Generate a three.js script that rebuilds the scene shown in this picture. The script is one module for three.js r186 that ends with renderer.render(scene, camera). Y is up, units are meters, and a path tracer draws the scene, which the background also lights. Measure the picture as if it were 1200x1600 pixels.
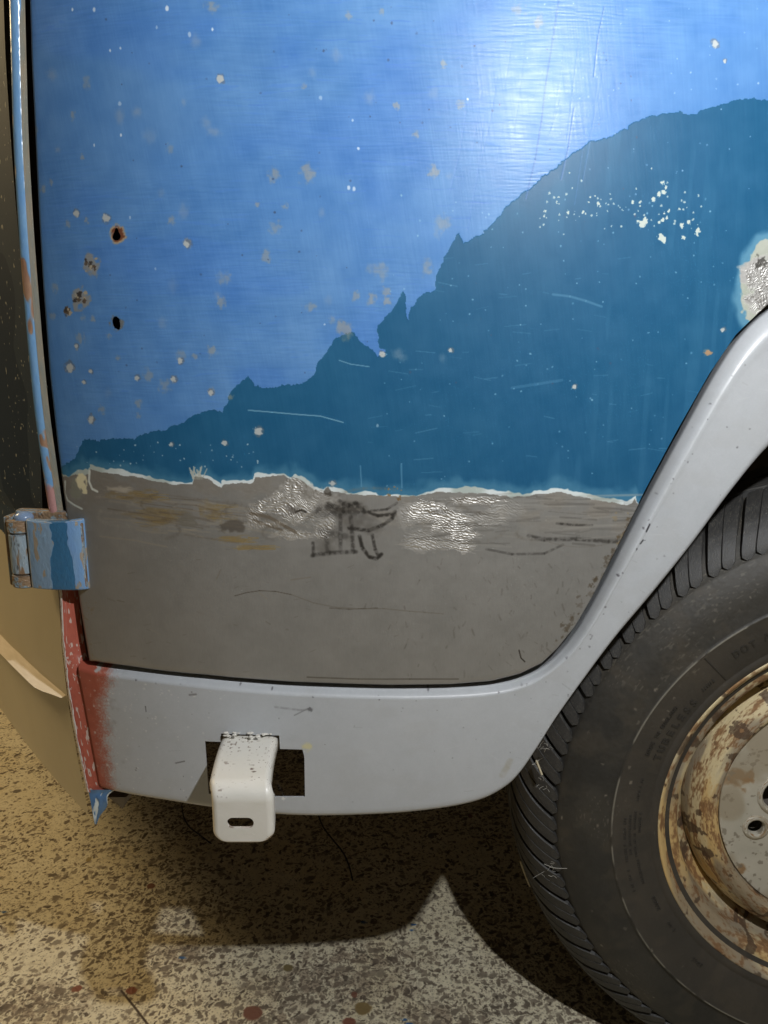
import * as THREE from 'three';
import { mergeGeometries, toCreasedNormals } from 'three/addons/utils/BufferGeometryUtils.js';
import { RoundedBoxGeometry } from 'three/addons/geometries/RoundedBoxGeometry.js';
import { TextGeometry } from 'three/addons/geometries/TextGeometry.js';
import { FontLoader } from 'three/addons/loaders/FontLoader.js';
import { RectAreaLightUniformsLib } from 'three/addons/lights/RectAreaLightUniformsLib.js';
import { Brush, Evaluator, SUBTRACTION } from 'three-bvh-csg';

// ------------------------------------------------------------------ camera, lamps, exposure
const scene = new THREE.Scene();
scene.background = new THREE.Color().setRGB(0.045, 0.038, 0.028);   // dim garage around
const FOV = 67, PITCH = 12 * Math.PI / 180;
const CAM = new THREE.Vector3(0, 0.758, 0.62);
const camera = new THREE.PerspectiveCamera(FOV, 768 / 1024, 0.02, 20);
camera.position.copy(CAM);
camera.rotation.set(-PITCH, 0, 0);
const renderer = new THREE.WebGLRenderer({ antialias: true });
renderer.toneMapping = THREE.LinearToneMapping;
renderer.toneMappingExposure = 0.71;
renderer.shadowMap.enabled = true;
RectAreaLightUniformsLib.init();

const LAMP = new THREE.Vector3(0.26, 1.10, 0.52);          // hand held work lamp, found from the shadows
const lampLight = new THREE.PointLight(new THREE.Color(0.97, 0.985, 1.0), 2.7, 0, 2);
lampLight.position.copy(LAMP); lampLight.castShadow = true; lampLight.shadow.radius = 0.5;
lampLight.shadow.mapSize.set(2048, 2048); lampLight.shadow.camera.near = 0.05; lampLight.shadow.camera.far = 6;
lampLight.name = 'work_lamp_light';
scene.add(lampLight);
const CEIL = new THREE.Vector3(-1.7, 1.75, -0.68);           // warm garage lamp beyond the nose of the van
const CEIL_AIM = new THREE.Vector3(-0.55, 0.1, -0.3);
const ceilLight = new THREE.RectAreaLight(new THREE.Color(1.0, 0.74, 0.40), 29, 0.6, 0.5);
ceilLight.position.copy(CEIL); ceilLight.lookAt(CEIL_AIM);
ceilLight.name = 'garage_lamp_light';
scene.add(ceilLight);

// ------------------------------------------------------------------ helpers
let seed = 7;
const rnd = () => { seed = (seed * 1664525 + 1013904223) >>> 0; return seed / 4294967296; };
const rr = (a, b) => a + (b - a) * rnd();
function hash2(i, j) { let h = Math.imul(i, 374761393) + Math.imul(j, 668265263); h = Math.imul(h ^ (h >>> 13), 1274126177); h ^= h >>> 16; return (h >>> 0) / 4294967296; }
function vn(x, y) {
  const i = Math.floor(x), j = Math.floor(y); let a = x - i, b = y - j;
  a = a * a * (3 - 2 * a); b = b * b * (3 - 2 * b);
  const p = hash2(i, j), q = hash2(i + 1, j), r = hash2(i, j + 1), s = hash2(i + 1, j + 1);
  return p + (q - p) * a + (r - p) * b + (p - q - r + s) * a * b;
}
function fbm(x, y, o = 4) { let s = 0, a = 0.5, t = 0; for (let k = 0; k < o; k++) { s += a * vn(x, y); t += a; a *= 0.5; x = x * 2.03 + 17.3; y = y * 2.03 + 5.1; } return s / t; }
const sst = (a, b, x) => { x = Math.min(1, Math.max(0, (x - a) / (b - a))); return x * x * (3 - 2 * x); };
const mix = (a, b, t) => a + (b - a) * t;
const mix3 = (a, b, t) => [mix(a[0], b[0], t), mix(a[1], b[1], t), mix(a[2], b[2], t)];
function lerpTab(tab, x) {
  if (x <= tab[0][0]) return tab[0][1];
  for (let k = 1; k < tab.length; k++) if (x <= tab[k][0]) { const a = tab[k - 1], b = tab[k]; return mix(a[1], b[1], (x - a[0]) / (b[0] - a[0])); }
  return tab[tab.length - 1][1];
}
function inPoly(P, x, y) {
  let c = false;
  for (let i = 0, j = P.length - 1; i < P.length; j = i++) {
    const a = P[i], b = P[j];
    if ((a[1] > y) !== (b[1] > y) && x < (b[0] - a[0]) * (y - a[1]) / (b[1] - a[1]) + a[0]) c = !c;
  }
  return c;
}
const F = 800 / Math.tan(FOV * Math.PI / 360), cp = Math.cos(PITCH), sp = Math.sin(PITCH);
function ray(px, py) { const a = (px - 600) / F, b = (800 - py) / F; return [a, -sp + b * cp, -cp - b * sp]; }
// the side of the van: slightly crowned, turning in towards the nose
function S(x) { const a = x + 0.03; let z = -a * a / 5.6; if (x < -0.12) { const b = x + 0.12; z -= b * b / 0.78; } return z; }
function at(px, py, off = 0) {                             // photo pixel -> point on that surface
  const d = ray(px, py); let z = off, x = 0, y = 0;
  for (let k = 0; k < 30; k++) { const t = (z - CAM.z) / d[2]; x = CAM.x + d[0] * t; y = CAM.y + d[1] * t; z = 0.5 * z + 0.5 * (S(x) + off); }
  return new THREE.Vector3(x, y, S(x) + off);
}
function onPlane(px, py, z) { const d = ray(px, py), t = (z - CAM.z) / d[2]; return new THREE.Vector3(CAM.x + d[0] * t, CAM.y + d[1] * t, z); }
function onFloor(px, py, h = 0) { const d = ray(px, py), t = (h - CAM.y) / d[1]; return new THREE.Vector3(CAM.x + d[0] * t, h, CAM.z + d[2] * t); }
function toPx(x, y, z) { const vx = x - CAM.x, vy = y - CAM.y, vz = z - CAM.z; const dep = -vy * sp - vz * cp, up = vy * cp - vz * sp; return [600 + F * vx / dep, 800 - F * up / dep]; }
function cr(tab, t, closed = false) {                       // Catmull-Rom through pixel pairs, t in 0..1
  const n = tab.length - 1, u = Math.min(n - 1e-6, Math.max(0, t * n)), i = Math.floor(u), f = u - i;
  const g = k => tab[Math.min(n, Math.max(0, k))];
  const a = g(i - 1), b = g(i), c = g(i + 1), d = g(i + 2);
  return b.map((_, k) => 0.5 * (2 * b[k] + (c[k] - a[k]) * f + (2 * a[k] - 5 * b[k] + 4 * c[k] - d[k]) * f * f + (3 * b[k] - a[k] - 3 * c[k] + d[k]) * f * f * f));
}
function gridGeo(nu, nv, fn, flip = false) {                // fn(i/nu, j/nv) -> [x,y,z,u,v]
  const p = [], uv = [], ix = [];
  for (let j = 0; j <= nv; j++) for (let i = 0; i <= nu; i++) { const q = fn(i / nu, j / nv, i, j); p.push(q[0], q[1], q[2]); uv.push(q[3] ?? i / nu, q[4] ?? j / nv); }
  const w = nu + 1;
  for (let j = 0; j < nv; j++) for (let i = 0; i < nu; i++) { const a = j * w + i, b = a + 1, c = a + w, d = c + 1; if (flip) ix.push(a, c, b, b, c, d); else ix.push(a, b, c, b, d, c); }
  const g = new THREE.BufferGeometry();
  g.setAttribute('position', new THREE.Float32BufferAttribute(p, 3)); g.setAttribute('uv', new THREE.Float32BufferAttribute(uv, 2)); g.setIndex(ix); g.computeVertexNormals();
  return g;
}
function mesh(name, geo, mat, parent, label) {
  const m = new THREE.Mesh(geo, mat); m.name = name; m.castShadow = m.receiveShadow = true;
  if (label) m.userData.label = label;
  parent.add(m); return m;
}
// texture pages: arrays painted in surface coordinates (metres), then turned into maps
class Page {
  constructor(w, h, x0, x1, y0, y1) {
    Object.assign(this, { w, h, x0, x1, y0, y1 });
    const n = w * h; this.c = new Float32Array(n * 3); this.r = new Float32Array(n).fill(0.6); this.m = new Float32Array(n); this.b = new Float32Array(n).fill(0.5); this.a = null;
    this.sx = w / (x1 - x0); this.sy = h / (y1 - y0);
  }
  fill(fn) {                                                // fn(x, y) -> [r,g,b (sRGB 0..1), rough, metal, bump]
    for (let j = 0; j < this.h; j++) for (let i = 0; i < this.w; i++) {
      const q = fn(this.x0 + (i + 0.5) / this.sx, this.y0 + (j + 0.5) / this.sy, i, j), k = j * this.w + i;
      this.c[3 * k] = q[0]; this.c[3 * k + 1] = q[1]; this.c[3 * k + 2] = q[2]; this.r[k] = q[3]; this.m[k] = q[4]; this.b[k] = q[5];
    }
  }
  each(x0, y0, x1, y1, fn) {
    const i0 = Math.max(0, Math.floor((x0 - this.x0) * this.sx)), i1 = Math.min(this.w - 1, Math.ceil((x1 - this.x0) * this.sx));
    const j0 = Math.max(0, Math.floor((y0 - this.y0) * this.sy)), j1 = Math.min(this.h - 1, Math.ceil((y1 - this.y0) * this.sy));
    for (let j = j0; j <= j1; j++) for (let i = i0; i <= i1; i++) fn(this.x0 + (i + 0.5) / this.sx, this.y0 + (j + 0.5) / this.sy, j * this.w + i);
  }
  put(k, t, col, rough, metal, bump) {
    if (t <= 0) return;
    if (col) for (let q = 0; q < 3; q++) this.c[3 * k + q] = mix(this.c[3 * k + q], col[q], t);
    if (rough != null) this.r[k] = mix(this.r[k], rough, t);
    if (metal != null) this.m[k] = mix(this.m[k], metal, t);
    if (bump != null) this.b[k] += bump * t;
  }
  blob(x, y, rx, ry, soft, col, o = {}) {                   // ragged or soft spot
    const R = Math.max(rx, ry) * 1.7, sd = Math.floor(x * 9173 + y * 5021);
    this.each(x - R, y - R, x + R, y + R, (X, Y, k) => {
      const dx = (X - x) / rx, dy = (Y - y) / ry, n = (o.rag ?? 0.35) * (fbm(dx * 1.6 + sd, dy * 1.6 + 3, 3) - 0.5) * 2;
      const d = Math.hypot(dx, dy) + n;
      this.put(k, (1 - sst(1 - soft, 1 + soft * 0.5, d)) * (o.alpha ?? 1), col, o.rough, o.metal, o.bump);
    });
  }
  line(pts, wid, col, o = {}) {                             // pts in metres
    for (let s = 0; s + 1 < pts.length; s++) {
      const [ax, ay] = pts[s], [bx, by] = pts[s + 1], L2 = (bx - ax) ** 2 + (by - ay) ** 2 + 1e-12, R = wid * 2;
      this.each(Math.min(ax, bx) - R, Math.min(ay, by) - R, Math.max(ax, bx) + R, Math.max(ay, by) + R, (X, Y, k) => {
        let t = ((X - ax) * (bx - ax) + (Y - ay) * (by - ay)) / L2; if (t < 0 || t > 1) { if (t < -0.02 && s > 0) return; t = Math.min(1, Math.max(0, t)); }
        const d = Math.hypot(X - ax - t * (bx - ax), Y - ay - t * (by - ay)) / wid;
        const g = o.grain ? mix(0.45, 1, sst(0.3, 0.6, fbm(X * o.grain, Y * o.grain, 2))) : 1;
        this.put(k, (1 - sst(o.soft ?? 0.5, 1.05, d)) * (o.alpha ?? 1) * g, col, o.rough, o.metal, o.bump);
      });
    }
  }
  maps() {
    const n = this.w * this.h, A = new Uint8Array(n * 4), B = new Uint8Array(n * 4), H = new Uint8Array(n * 4), q = v => Math.max(0, Math.min(255, Math.round(v * 255)));
    for (let k = 0; k < n; k++) {
      A[4 * k] = q(this.c[3 * k]); A[4 * k + 1] = q(this.c[3 * k + 1]); A[4 * k + 2] = q(this.c[3 * k + 2]); A[4 * k + 3] = this.a ? q(this.a[k]) : 255;
      B[4 * k] = 255; B[4 * k + 1] = q(this.r[k]); B[4 * k + 2] = q(this.m[k]); B[4 * k + 3] = 255;
      const h = q(this.b[k]); H[4 * k] = H[4 * k + 1] = H[4 * k + 2] = h; H[4 * k + 3] = 255;
    }
    const T = (d, srgb) => { const t = new THREE.DataTexture(d, this.w, this.h); t.magFilter = THREE.LinearFilter; t.minFilter = THREE.LinearMipmapLinearFilter; t.generateMipmaps = true; if (srgb) t.colorSpace = THREE.SRGBColorSpace; t.wrapS = t.wrapT = THREE.RepeatWrapping; t.needsUpdate = true; return t; };
    return { map: T(A, true), rm: T(B), bump: T(H) };
  }
  material(o = {}) {
    const t = this.maps();
    return new THREE.MeshPhysicalMaterial({ map: t.map, roughnessMap: t.rm, metalnessMap: t.rm, roughness: 1, metalness: 1, bumpMap: t.bump, bumpScale: 0.0006, side: THREE.DoubleSide, ...o });
  }
  normalMap(scale) {                                          // relief in metres -> tangent space normals
    const { w, h, b } = this, N = new Uint8Array(w * h * 4);
    for (let j = 0; j < h; j++) for (let i = 0; i < w; i++) {
      const k = j * w + i, gx = (b[j * w + Math.min(w - 1, i + 1)] - b[j * w + Math.max(0, i - 1)]) * 0.5 * scale * this.sx, gy = (b[Math.min(h - 1, j + 1) * w + i] - b[Math.max(0, j - 1) * w + i]) * 0.5 * scale * this.sy, l = 1 / Math.sqrt(1 + gx * gx + gy * gy);
      N[4 * k] = Math.round((-gx * l * 0.5 + 0.5) * 255); N[4 * k + 1] = Math.round((-gy * l * 0.5 + 0.5) * 255); N[4 * k + 2] = Math.round((l * 0.5 + 0.5) * 255); N[4 * k + 3] = 255;
    }
    const t = new THREE.DataTexture(N, w, h); t.magFilter = THREE.LinearFilter; t.minFilter = THREE.LinearMipmapLinearFilter; t.generateMipmaps = true; t.needsUpdate = true; return t;
  }
  uv(x, y) { return [(x - this.x0) / (this.x1 - this.x0), (y - this.y0) / (this.y1 - this.y0)]; }
}
const rgb = (r, g, b) => [r / 255, g / 255, b / 255];
const PXM = 0.00052;                                         // metres per photo pixel on the door
function plain(r, g, b, rough, metal = 0, o = {}) { const m = new THREE.MeshPhysicalMaterial({ roughness: rough, metalness: metal, side: THREE.DoubleSide, ...o }); m.color.setRGB(r, g, b); return m; }
function noisy(w, h, sizeX, sizeY, fn, o) { const p = new Page(w, h, 0, sizeX, 0, sizeY); p.fill(fn); return p.material(o); }

// ------------------------------------------------------------------ floor
const floorPage = new Page(1600, 1600, -0.95, 0.45, -1.3, 0.1);
function fleck(x, y, cell, bias, sd) {                        // chips of missing paint: one jittered ragged spot in each cell
  const i = Math.floor(x / cell), j = Math.floor(y / cell); let best = 0;
  for (let q = -1; q <= 1; q++) for (let p = -1; p <= 1; p++) {
    const h1 = hash2(i + p + sd, j + q), h2 = hash2(i + p, j + q + sd * 3), h3 = hash2(i + p + sd * 5, j + q - sd), pr = hash2(i + p - sd * 7, j + q + 5);
    if (pr > 0.40 + bias) continue;
    const an = h3 * 3.14, dx = x / cell - (i + p + 0.15 + 0.7 * h1), dy = y / cell - (j + q + 0.15 + 0.7 * h2), u = dx * Math.cos(an) + dy * Math.sin(an), v = -dx * Math.sin(an) + dy * Math.cos(an);
    const R = 0.24 + 0.46 * h3 * h1 + 0.1 * h2, d = Math.hypot(u, v * (1 + 1.2 * h2)) / R; const t = (1 - sst(0.75, 1.1, d)) * (0.6 + 0.4 * h2); if (t > best) best = t;
  }
  return best;
}
const wornSpots = [[500, 1540, 0.085, 0.03], [575, 1492, 0.06, 0.018], [285, 1490, 0.03, 0.014], [60, 1570, 0.05, 0.03], [690, 1590, 0.05, 0.02], [420, 1600, 0.05, 0.02]].map(([a, b, rx, rz]) => { const q = onFloor(a, b); return [q.x, q.z, rx, rz]; });
floorPage.fill((x, z) => {
  let worn = 0; for (const q of wornSpots) { const d = ((x - q[0]) / q[2]) ** 2 + ((z - q[1]) / q[3]) ** 2; if (d < 5) worn += Math.exp(-d); }
  const wx = x + (fbm(x * 60 + 3, z * 60, 2) - 0.5) * 0.010, wz = z + (fbm(x * 60, z * 60 + 9, 2) - 0.5) * 0.010;
  const a = vn(wx * 150, wz * 165), b = vn(wx * 290 + 40, wz * 310), c = vn(x * 620, z * 640 + 7);
  const zone = fbm(x * 7.5 + 21.3, z * 7.5 + 4.2, 3) - 0.5, clean = sst(-0.38, -0.56, x + (fbm(x * 9, z * 9, 3) - 0.5) * 0.25);
  const bias = zone * 0.9 - clean * 0.16 + Math.min(1, worn) * 0.8 + 0.13;
  const fx = wx + (fbm(x * 260, z * 260, 2) - 0.5) * 0.0052, fz = wz + (fbm(x * 260 + 31, z * 260, 2) - 0.5) * 0.0052;
  let dark = Math.max(fleck(fx, fz, 0.0105, bias, 11), fleck(fx, fz, 0.0062, bias, 57), 0.6 * fleck(x, z, 0.0032, bias, 91));
  const pale = sst(0.60, 0.68, vn(wx * 190 + 70, wz * 200) * 0.6 + c * 0.4) * (1 - dark);
  const tone = fbm(x * 22, z * 22 + 50, 3);
  let col = mix3(rgb(218, 207, 175), rgb(232, 224, 198), tone);
  const yellow = sst(0.50, 0.64, fbm(x * 14 + 60, z * 14, 3)); col = mix3(col, rgb(214, 198, 158), 0.35 * yellow);
  col = mix3(col, rgb(182, 172, 148), pale * 0.5);
  const film = sst(0.1, 0.7, worn + (fbm(x * 40, z * 40, 3) - 0.5) * 0.9); col = mix3(col, rgb(140, 122, 102), 0.55 * film * sst(0.4, 0.6, fbm(x * 110 + 5, z * 110, 3)));   // grime trodden into the worn places
  const dk = mix3(rgb(70, 61, 51), rgb(112, 98, 82), vn(x * 160 + 90, z * 160));
  col = mix3(col, dk, dark * 0.92);
  const fine = (vn(x * 900, z * 900) - 0.5) * 0.06; col = col.map(q => q + fine);
  return [...col, mix(0.62, 0.85, dark), 0, 0.62 - dark * 0.35 + (c - 0.5) * 0.12];
});
{
  const P = (px, py) => { const q = onFloor(px, py); return [q.x, q.z]; };
  for (let k = 0; k < 22; k++) { const x = rr(-0.9, 0.35), z = rr(-0.85, 0.05); floorPage.blob(x, z, rr(0.003, 0.008), rr(0.003, 0.007), 0.2, [rgb(120, 78, 60), rgb(104, 96, 84), rgb(150, 132, 86)][k % 3], { rag: 0.3, alpha: 0.9 }); }
  for (const [px, py, r, c] of [[395, 1583, 0.012, [124, 84, 66]], [568, 1575, 0.010, [132, 112, 72]], [205, 1548, 0.007, [128, 80, 60]], [120, 1545, 0.006, [128, 80, 60]], [545, 1598, 0.008, [130, 84, 66]], [450, 1512, 0.006, [120, 106, 70]]]) { const q = P(px, py); floorPage.blob(q[0], q[1], r, r * 0.9, 0.2, rgb(...c), { rag: 0.25 }); }
  for (const [px, py] of [[570, 1445], [640, 1450], [285, 1500], [640, 1595], [1, 1420]]) for (let k = 0; k < 2; k++) { const q = P(px + rr(-9, 9), py + rr(-9, 9)); floorPage.blob(q[0], q[1], 0.004, 0.0016, 0.4, rgb(52, 92, 140), { rag: 0.8 }); }
  floorPage.line([P(190, 1548), P(210, 1573), P(232, 1602)], 0.0016, rgb(70, 58, 46), { bump: -0.4 });
}
const floorMat = floorPage.material({ bumpScale: 0.0012 });
{
  const g = new THREE.PlaneGeometry(7, 7, 1, 1); g.rotateX(-Math.PI / 2);
  const p = g.attributes.position, uv = g.attributes.uv;
  for (let k = 0; k < p.count; k++) { const q = floorPage.uv(p.getX(k), p.getZ(k)); uv.setXY(k, q[0], q[1]); }
  const f = mesh('floor', g, floorMat, scene);
  f.userData = { kind: 'structure', label: 'worn cream painted concrete floor with dark flecks', category: 'floor' };
}

// ------------------------------------------------------------------ van
const van = new THREE.Group(); van.name = 'van'; scene.add(van);
van.userData = { label: 'blue van under repair with grey primed wheel arch and bare steel door patch', category: 'van' };

// ---- door skin paint
const LIGHT = [[-200, -400], [-200, 780], [95, 735], [106, 722], [118, 704], [130, 690], [150, 689], [176, 684], [215, 685], [250, 672], [282, 662], [310, 650], [335, 641], [346, 643], [352, 633], [358, 617], [366, 605], [378, 592], [388, 588], [394, 599], [403, 604], [412, 609], [432, 606], [452, 602], [472, 600], [486, 592], [494, 580], [500, 562], [510, 546], [524, 532], [540, 523], [555, 520], [560, 531], [572, 541], [585, 549], [592, 557], [602, 556], [604, 548], [594, 544], [590, 530], [590, 508], [600, 495], [612, 482], [622, 466], [632, 456], [634, 474], [637, 500], [643, 482], [655, 464], [678, 452], [684, 430], [690, 410], [700, 388], [717, 364], [722, 380], [738, 370], [760, 362], [776, 350], [782, 333], [796, 316], [812, 304], [836, 286], [858, 272], [872, 262], [890, 248], [912, 232], [918, 222], [950, 213], [985, 194], [1012, 180], [1030, 177], [1060, 171], [1066, 177], [1090, 179], [1098, 173], [1128, 166], [1150, 158], [1172, 153], [1200, 156], [1290, 140], [1500, 120], [1500, -400]];
const WELD = [[60, 745], [100, 746], [118, 741], [138, 742], [141, 733], [160, 738], [200, 743], [240, 751], [275, 757], [300, 757], [303, 745], [316, 745], [330, 752], [344, 763], [349, 756], [394, 756], [399, 747], [443, 743], [452, 748], [462, 746], [480, 756], [497, 766], [505, 771], [520, 767], [530, 769], [545, 773], [570, 773], [620, 776], [650, 775], [680, 769], [740, 770], [800, 777], [840, 773], [876, 768], [900, 775], [940, 783], [980, 790], [988, 786], [993, 779], [998, 792], [1004, 797], [1010, 790], [1040, 790], [1300, 790]];
const doorPage = new Page(1640, 1480, -0.40, 0.44, 0.42, 1.16);
const cLight = rgb(80, 126, 180), cTeal = rgb(31, 84, 120);
doorPage.fill((x, y) => {
  const q = toPx(x, y, S(x)), px = q[0], py = q[1];
  const n1 = fbm(x * 210, y * 210, 2) - 0.5, n2 = fbm(x * 60 + 9, y * 60, 3) - 0.5;
  const wx = px + n1 * 5 + n2 * 3, wy = py + (fbm(x * 210 + 77, y * 210, 2) - 0.5) * 5;
  const d = wy < 690 ? wy - 760 : wy > 830 ? 60 + wy - 830 : wy - lerpTab(WELD, wx);
  let col, rough, metal = 0, bump = 0.5;
  if (d > 0) {                                              // welded in steel sheet
    const st = fbm(x * 40, y * 40 + 3, 4), gr = vn(x * 1400, y * 260), fl = fbm(x * 120 + 4, y * 160, 3);
    col = mix3(rgb(148, 147, 143), rgb(160, 158, 154), st); col = col.map(v => v + (gr - 0.5) * 0.014 + (fl - 0.5) * 0.022);
    rough = 0.43 + (fl - 0.5) * 0.08; metal = 0.55; bump = 0.42 + (gr - 0.5) * 0.035 + (st - 0.5) * 0.03;
    const edge = sst(90, 20, d) * sst(0.35, 0.7, fbm(x * 50 + 31, y * 90, 3));       // heat and grinding band below the weld
    col = mix3(col, rgb(132, 124, 112), 0.5 * edge); rough = mix(rough, 0.62, edge); bump += edge * (fbm(x * 300, y * 500, 2) - 0.5) * 0.3;
  } else {
    const light = py < 120 || (py < 770 && inPoly(LIGHT, px + n1 * 7 + n2 * 9, py + n2 * 10 + (fbm(x * 420, y * 420, 2) - 0.5) * 6)) || inPoly([[1150, 535], [1143, 545], [1140, 556], [1130, 570], [1112, 600], [1095, 634], [1084, 648], [1075, 668], [1050, 706], [1044, 722], [1035, 748], [1090, 748], [1160, 600]], px + n1 * 5, py);
    const hs = vn(x * 75 + vn(x * 9, y * 300) * 6, y * 950 + vn(x * 22, y * 22) * 2.2), hs2 = vn(x * 240 + 7, y * 1500), vs = vn(x * 1000 + y * 160, y * 60), mot = fbm(x * 16, y * 16, 4), mot2 = fbm(x * 70 + 5, y * 70, 3);
    const brush = sst(0.35, 0.62, fbm(x * 11 + 2.2, y * 11 + 7.7, 3));
    if (light) {
      col = mix3(cLight, rgb(88, 132, 182), sst(0.3, 0.7, mot)); col = mix3(col, rgb(70, 117, 184), 0.4 * sst(0.5, 0.7, fbm(x * 12 + 50, y * 22, 3)));
      const k = (hs - 0.5) * 0.03 * brush + (mot2 - 0.5) * 0.06 + (vs - 0.5) * 0.015; col = [col[0] + k, col[1] + k, col[2] + k * 0.8];
      const gap = sst(0.80, 0.90, hs) * brush; col = mix3(col, rgb(70, 118, 192), 0.35 * gap);
      rough = 0.37 + (mot2 - 0.5) * 0.12 + (hs - 0.5) * 0.08; bump = 0.70 + (hs - 0.5) * 0.17 * (0.1 + brush) + (hs2 - 0.5) * 0.05 + (vs - 0.5) * 0.07 + (mot2 - 0.5) * 0.1;
    } else {
      col = mix3(cTeal, rgb(36, 90, 124), mot); const k = (mot2 - 0.5) * 0.035 + (vs - 0.5) * 0.012; col = col.map(v => v + k);
      const streak = sst(0.62, 0.8, vn(x * 170 + 3, y * 14)) * sst(0.5, 0.65, fbm(x * 9 + 70, y * 9, 2)); col = mix3(col, rgb(70, 122, 154), 0.14 * streak);
      rough = 0.40 + (mot2 - 0.5) * 0.10; bump = 0.42 + (vs - 0.5) * 0.05 + (mot2 - 0.5) * 0.06 + (hs2 - 0.5) * 0.03;
    }
    const halo = sst(-26, -9, d + (mot2 - 0.5) * 22) * (light ? 0.5 : 1);              // feathered coats above the weld
    col = mix3(col, rgb(90, 140, 164), halo * 0.5);
    const cream = sst(-6, -4.2, d + (mot2 - 0.5) * 14 + (fbm(x * 26 + 4, 2.2, 2) - 0.5) * 7);
    col = mix3(col, mix3(rgb(204, 212, 212), rgb(166, 176, 170), sst(0.4, 0.65, fbm(x * 45 + 8, y * 45, 2))), cream); rough = mix(rough, 0.6, cream); bump -= cream * 0.06;
    // bared primer round the patch beside the wheel arch
    const dr = Math.hypot((px - 1215) / 55, (py - 450) / 82) + n2 * 0.35; 
    const hr = sst(1.32, 1.12, dr); col = mix3(col, rgb(98, 146, 170), hr * 0.8);
    const pr = sst(1.05, 1.0, dr + n1 * 0.2); col = mix3(col, mix3(rgb(150, 156, 142), rgb(172, 175, 164), mot2), pr); rough = mix(rough, 0.6, pr);
  }
  return [...col, Math.max(0.16, rough), metal, bump];
});
{
  const D = doorPage, W = (px, py) => { const q = at(px, py); return [q.x, q.y]; };
  const blob = (px, py, r, soft, c, o = {}) => { const q = W(px, py); D.blob(q[0], q[1], r * PXM, r * PXM * (o.asp ?? 1), soft, rgb(...c), o); };
  const line = (pts, w, c, o) => D.line(pts.map(p => W(...p)), w * PXM, rgb(...c), o);
  // tan stains where filler shows through
  for (const [px, py, r] of [[135, 128, 8], [113, 180, 5], [128, 245, 5], [482, 270, 11], [428, 270, 10], [678, 268, 8], [693, 350, 11], [120, 545, 3], [127, 465, 9], [130, 497, 7], [145, 498, 7], [125, 529, 8], [170, 525, 5], [184, 560, 5], [350, 435, 9], [345, 473, 8], [283, 556, 7], [305, 556, 6], [232, 586, 8], [257, 604, 10], [272, 595, 5], [216, 630, 6], [160, 640, 6], [143, 656, 8], [216, 650, 5], [330, 612, 6], [293, 380, 7], [86, 450, 7], [82, 493, 6], [590, 422, 12], [603, 455, 8], [605, 468, 7], [580, 468, 9], [555, 463, 8], [485, 478, 9], [537, 515, 11], [520, 500, 7], [667, 418, 9], [402, 320, 4], [430, 355, 9], [415, 400, 8], [268, 345, 5], [80, 285, 5], [67, 295, 5], [55, 205, 6], [105, 350, 7], [135, 345, 5], [545, 25, 5], [596, 18, 5], [620, 165, 5], [720, 165, 7], [693, 100, 5], [650, 210, 5], [475, 135, 5], [445, 322, 5], [266, 233, 6], [330, 10, 8], [840, 35, 10], [810, 15, 9], [330, 550, 9], [1105, 550, 6], [360, 620, 5]])
    blob(px, py, r * rr(0.75, 1.05), 0.7, [170, 152, 124], { rag: 0.95, alpha: rr(0.28, 0.5), asp: rr(0.9, 1.3) });
  for (let k = 0; k < 26; k++) blob(rr(60, 720), rr(40, 640), rr(4, 11), 0.9, [150, 156, 166], { rag: 0.5, alpha: rr(0.15, 0.4), asp: rr(0.7, 1.5) });
  // grey scuffed chips with a dark edge
  for (const [px, py, r] of [[110, 574, 9], [142, 580, 4], [132, 597, 4], [215, 590, 5], [272, 592, 5], [143, 655, 7], [293, 381, 6], [330, 613, 5], [404, 673, 8], [268, 694, 4], [352, 692, 5], [283, 564, 5], [120, 540, 4], [345, 122, 6], [520, 755, 5], [705, 547, 4], [598, 553, 5], [898, 604, 4], [1118, 68, 6], [1133, 95, 3], [120, 333, 6], [167, 340, 7], [1130, 515, 4]]) {
    blob(px, py, r * 1.15, 0.3, [98, 104, 112], { rag: 0.5, alpha: 0.6, bump: -0.1 }); blob(px - 1, py + 0.5, r * 0.85, 0.25, [176, 180, 178], { rag: 0.6, alpha: 0.9, rough: 0.6 });
  }
  blob(1106, 551, 7, 0.3, [160, 132, 104], { rag: 0.6, asp: 0.6 });
  // dark pinholes and white nicks
  for (let k = 0; k < 90; k++) blob(rr(160, 1000), rr(10, 600), rr(0.8, 2.0), 0.4, [64, 78, 104], { rag: 0.6, alpha: rr(0.3, 0.8) });
  for (const [px, py, r] of [[147, 15, 3], [113, 15, 2], [261, 13, 3], [245, 43, 2], [296, 54, 3], [332, 46, 2], [172, 79, 2], [188, 75, 2], [187, 162, 3.5], [189, 211, 2], [147, 227, 2], [501, 153, 3], [551, 188, 2], [560, 232, 2.5], [545, 293, 3], [553, 295, 3], [731, 155, 2], [203, 340, 2], [590, 665, 2.5], [1185, 130, 2], [243, 420, 2], [507, 507, 2]]) blob(px, py, r * 0.8, 0.35, [206, 216, 226], { rag: 0.3, asp: rr(1, 1.6), alpha: rr(0.4, 0.9) });
  for (let k = 0; k < 150; k++) blob(rr(600, 1150), rr(300, 760), rr(0.7, 1.7), 0.4, [130, 172, 196], { rag: 0.5, alpha: rr(0.3, 0.8) });
  for (let k = 0; k < 40; k++) blob(rr(120, 420), rr(690, 735), rr(0.7, 1.8), 0.4, [196, 206, 208], { rag: 0.5, alpha: rr(0.4, 0.9) });
  for (let k = 0; k < 60; k++) blob(rr(800, 1200), rr(5, 330), rr(0.7, 1.6), 0.4, [160, 186, 218], { rag: 0.5, alpha: rr(0.3, 0.7) });
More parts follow.
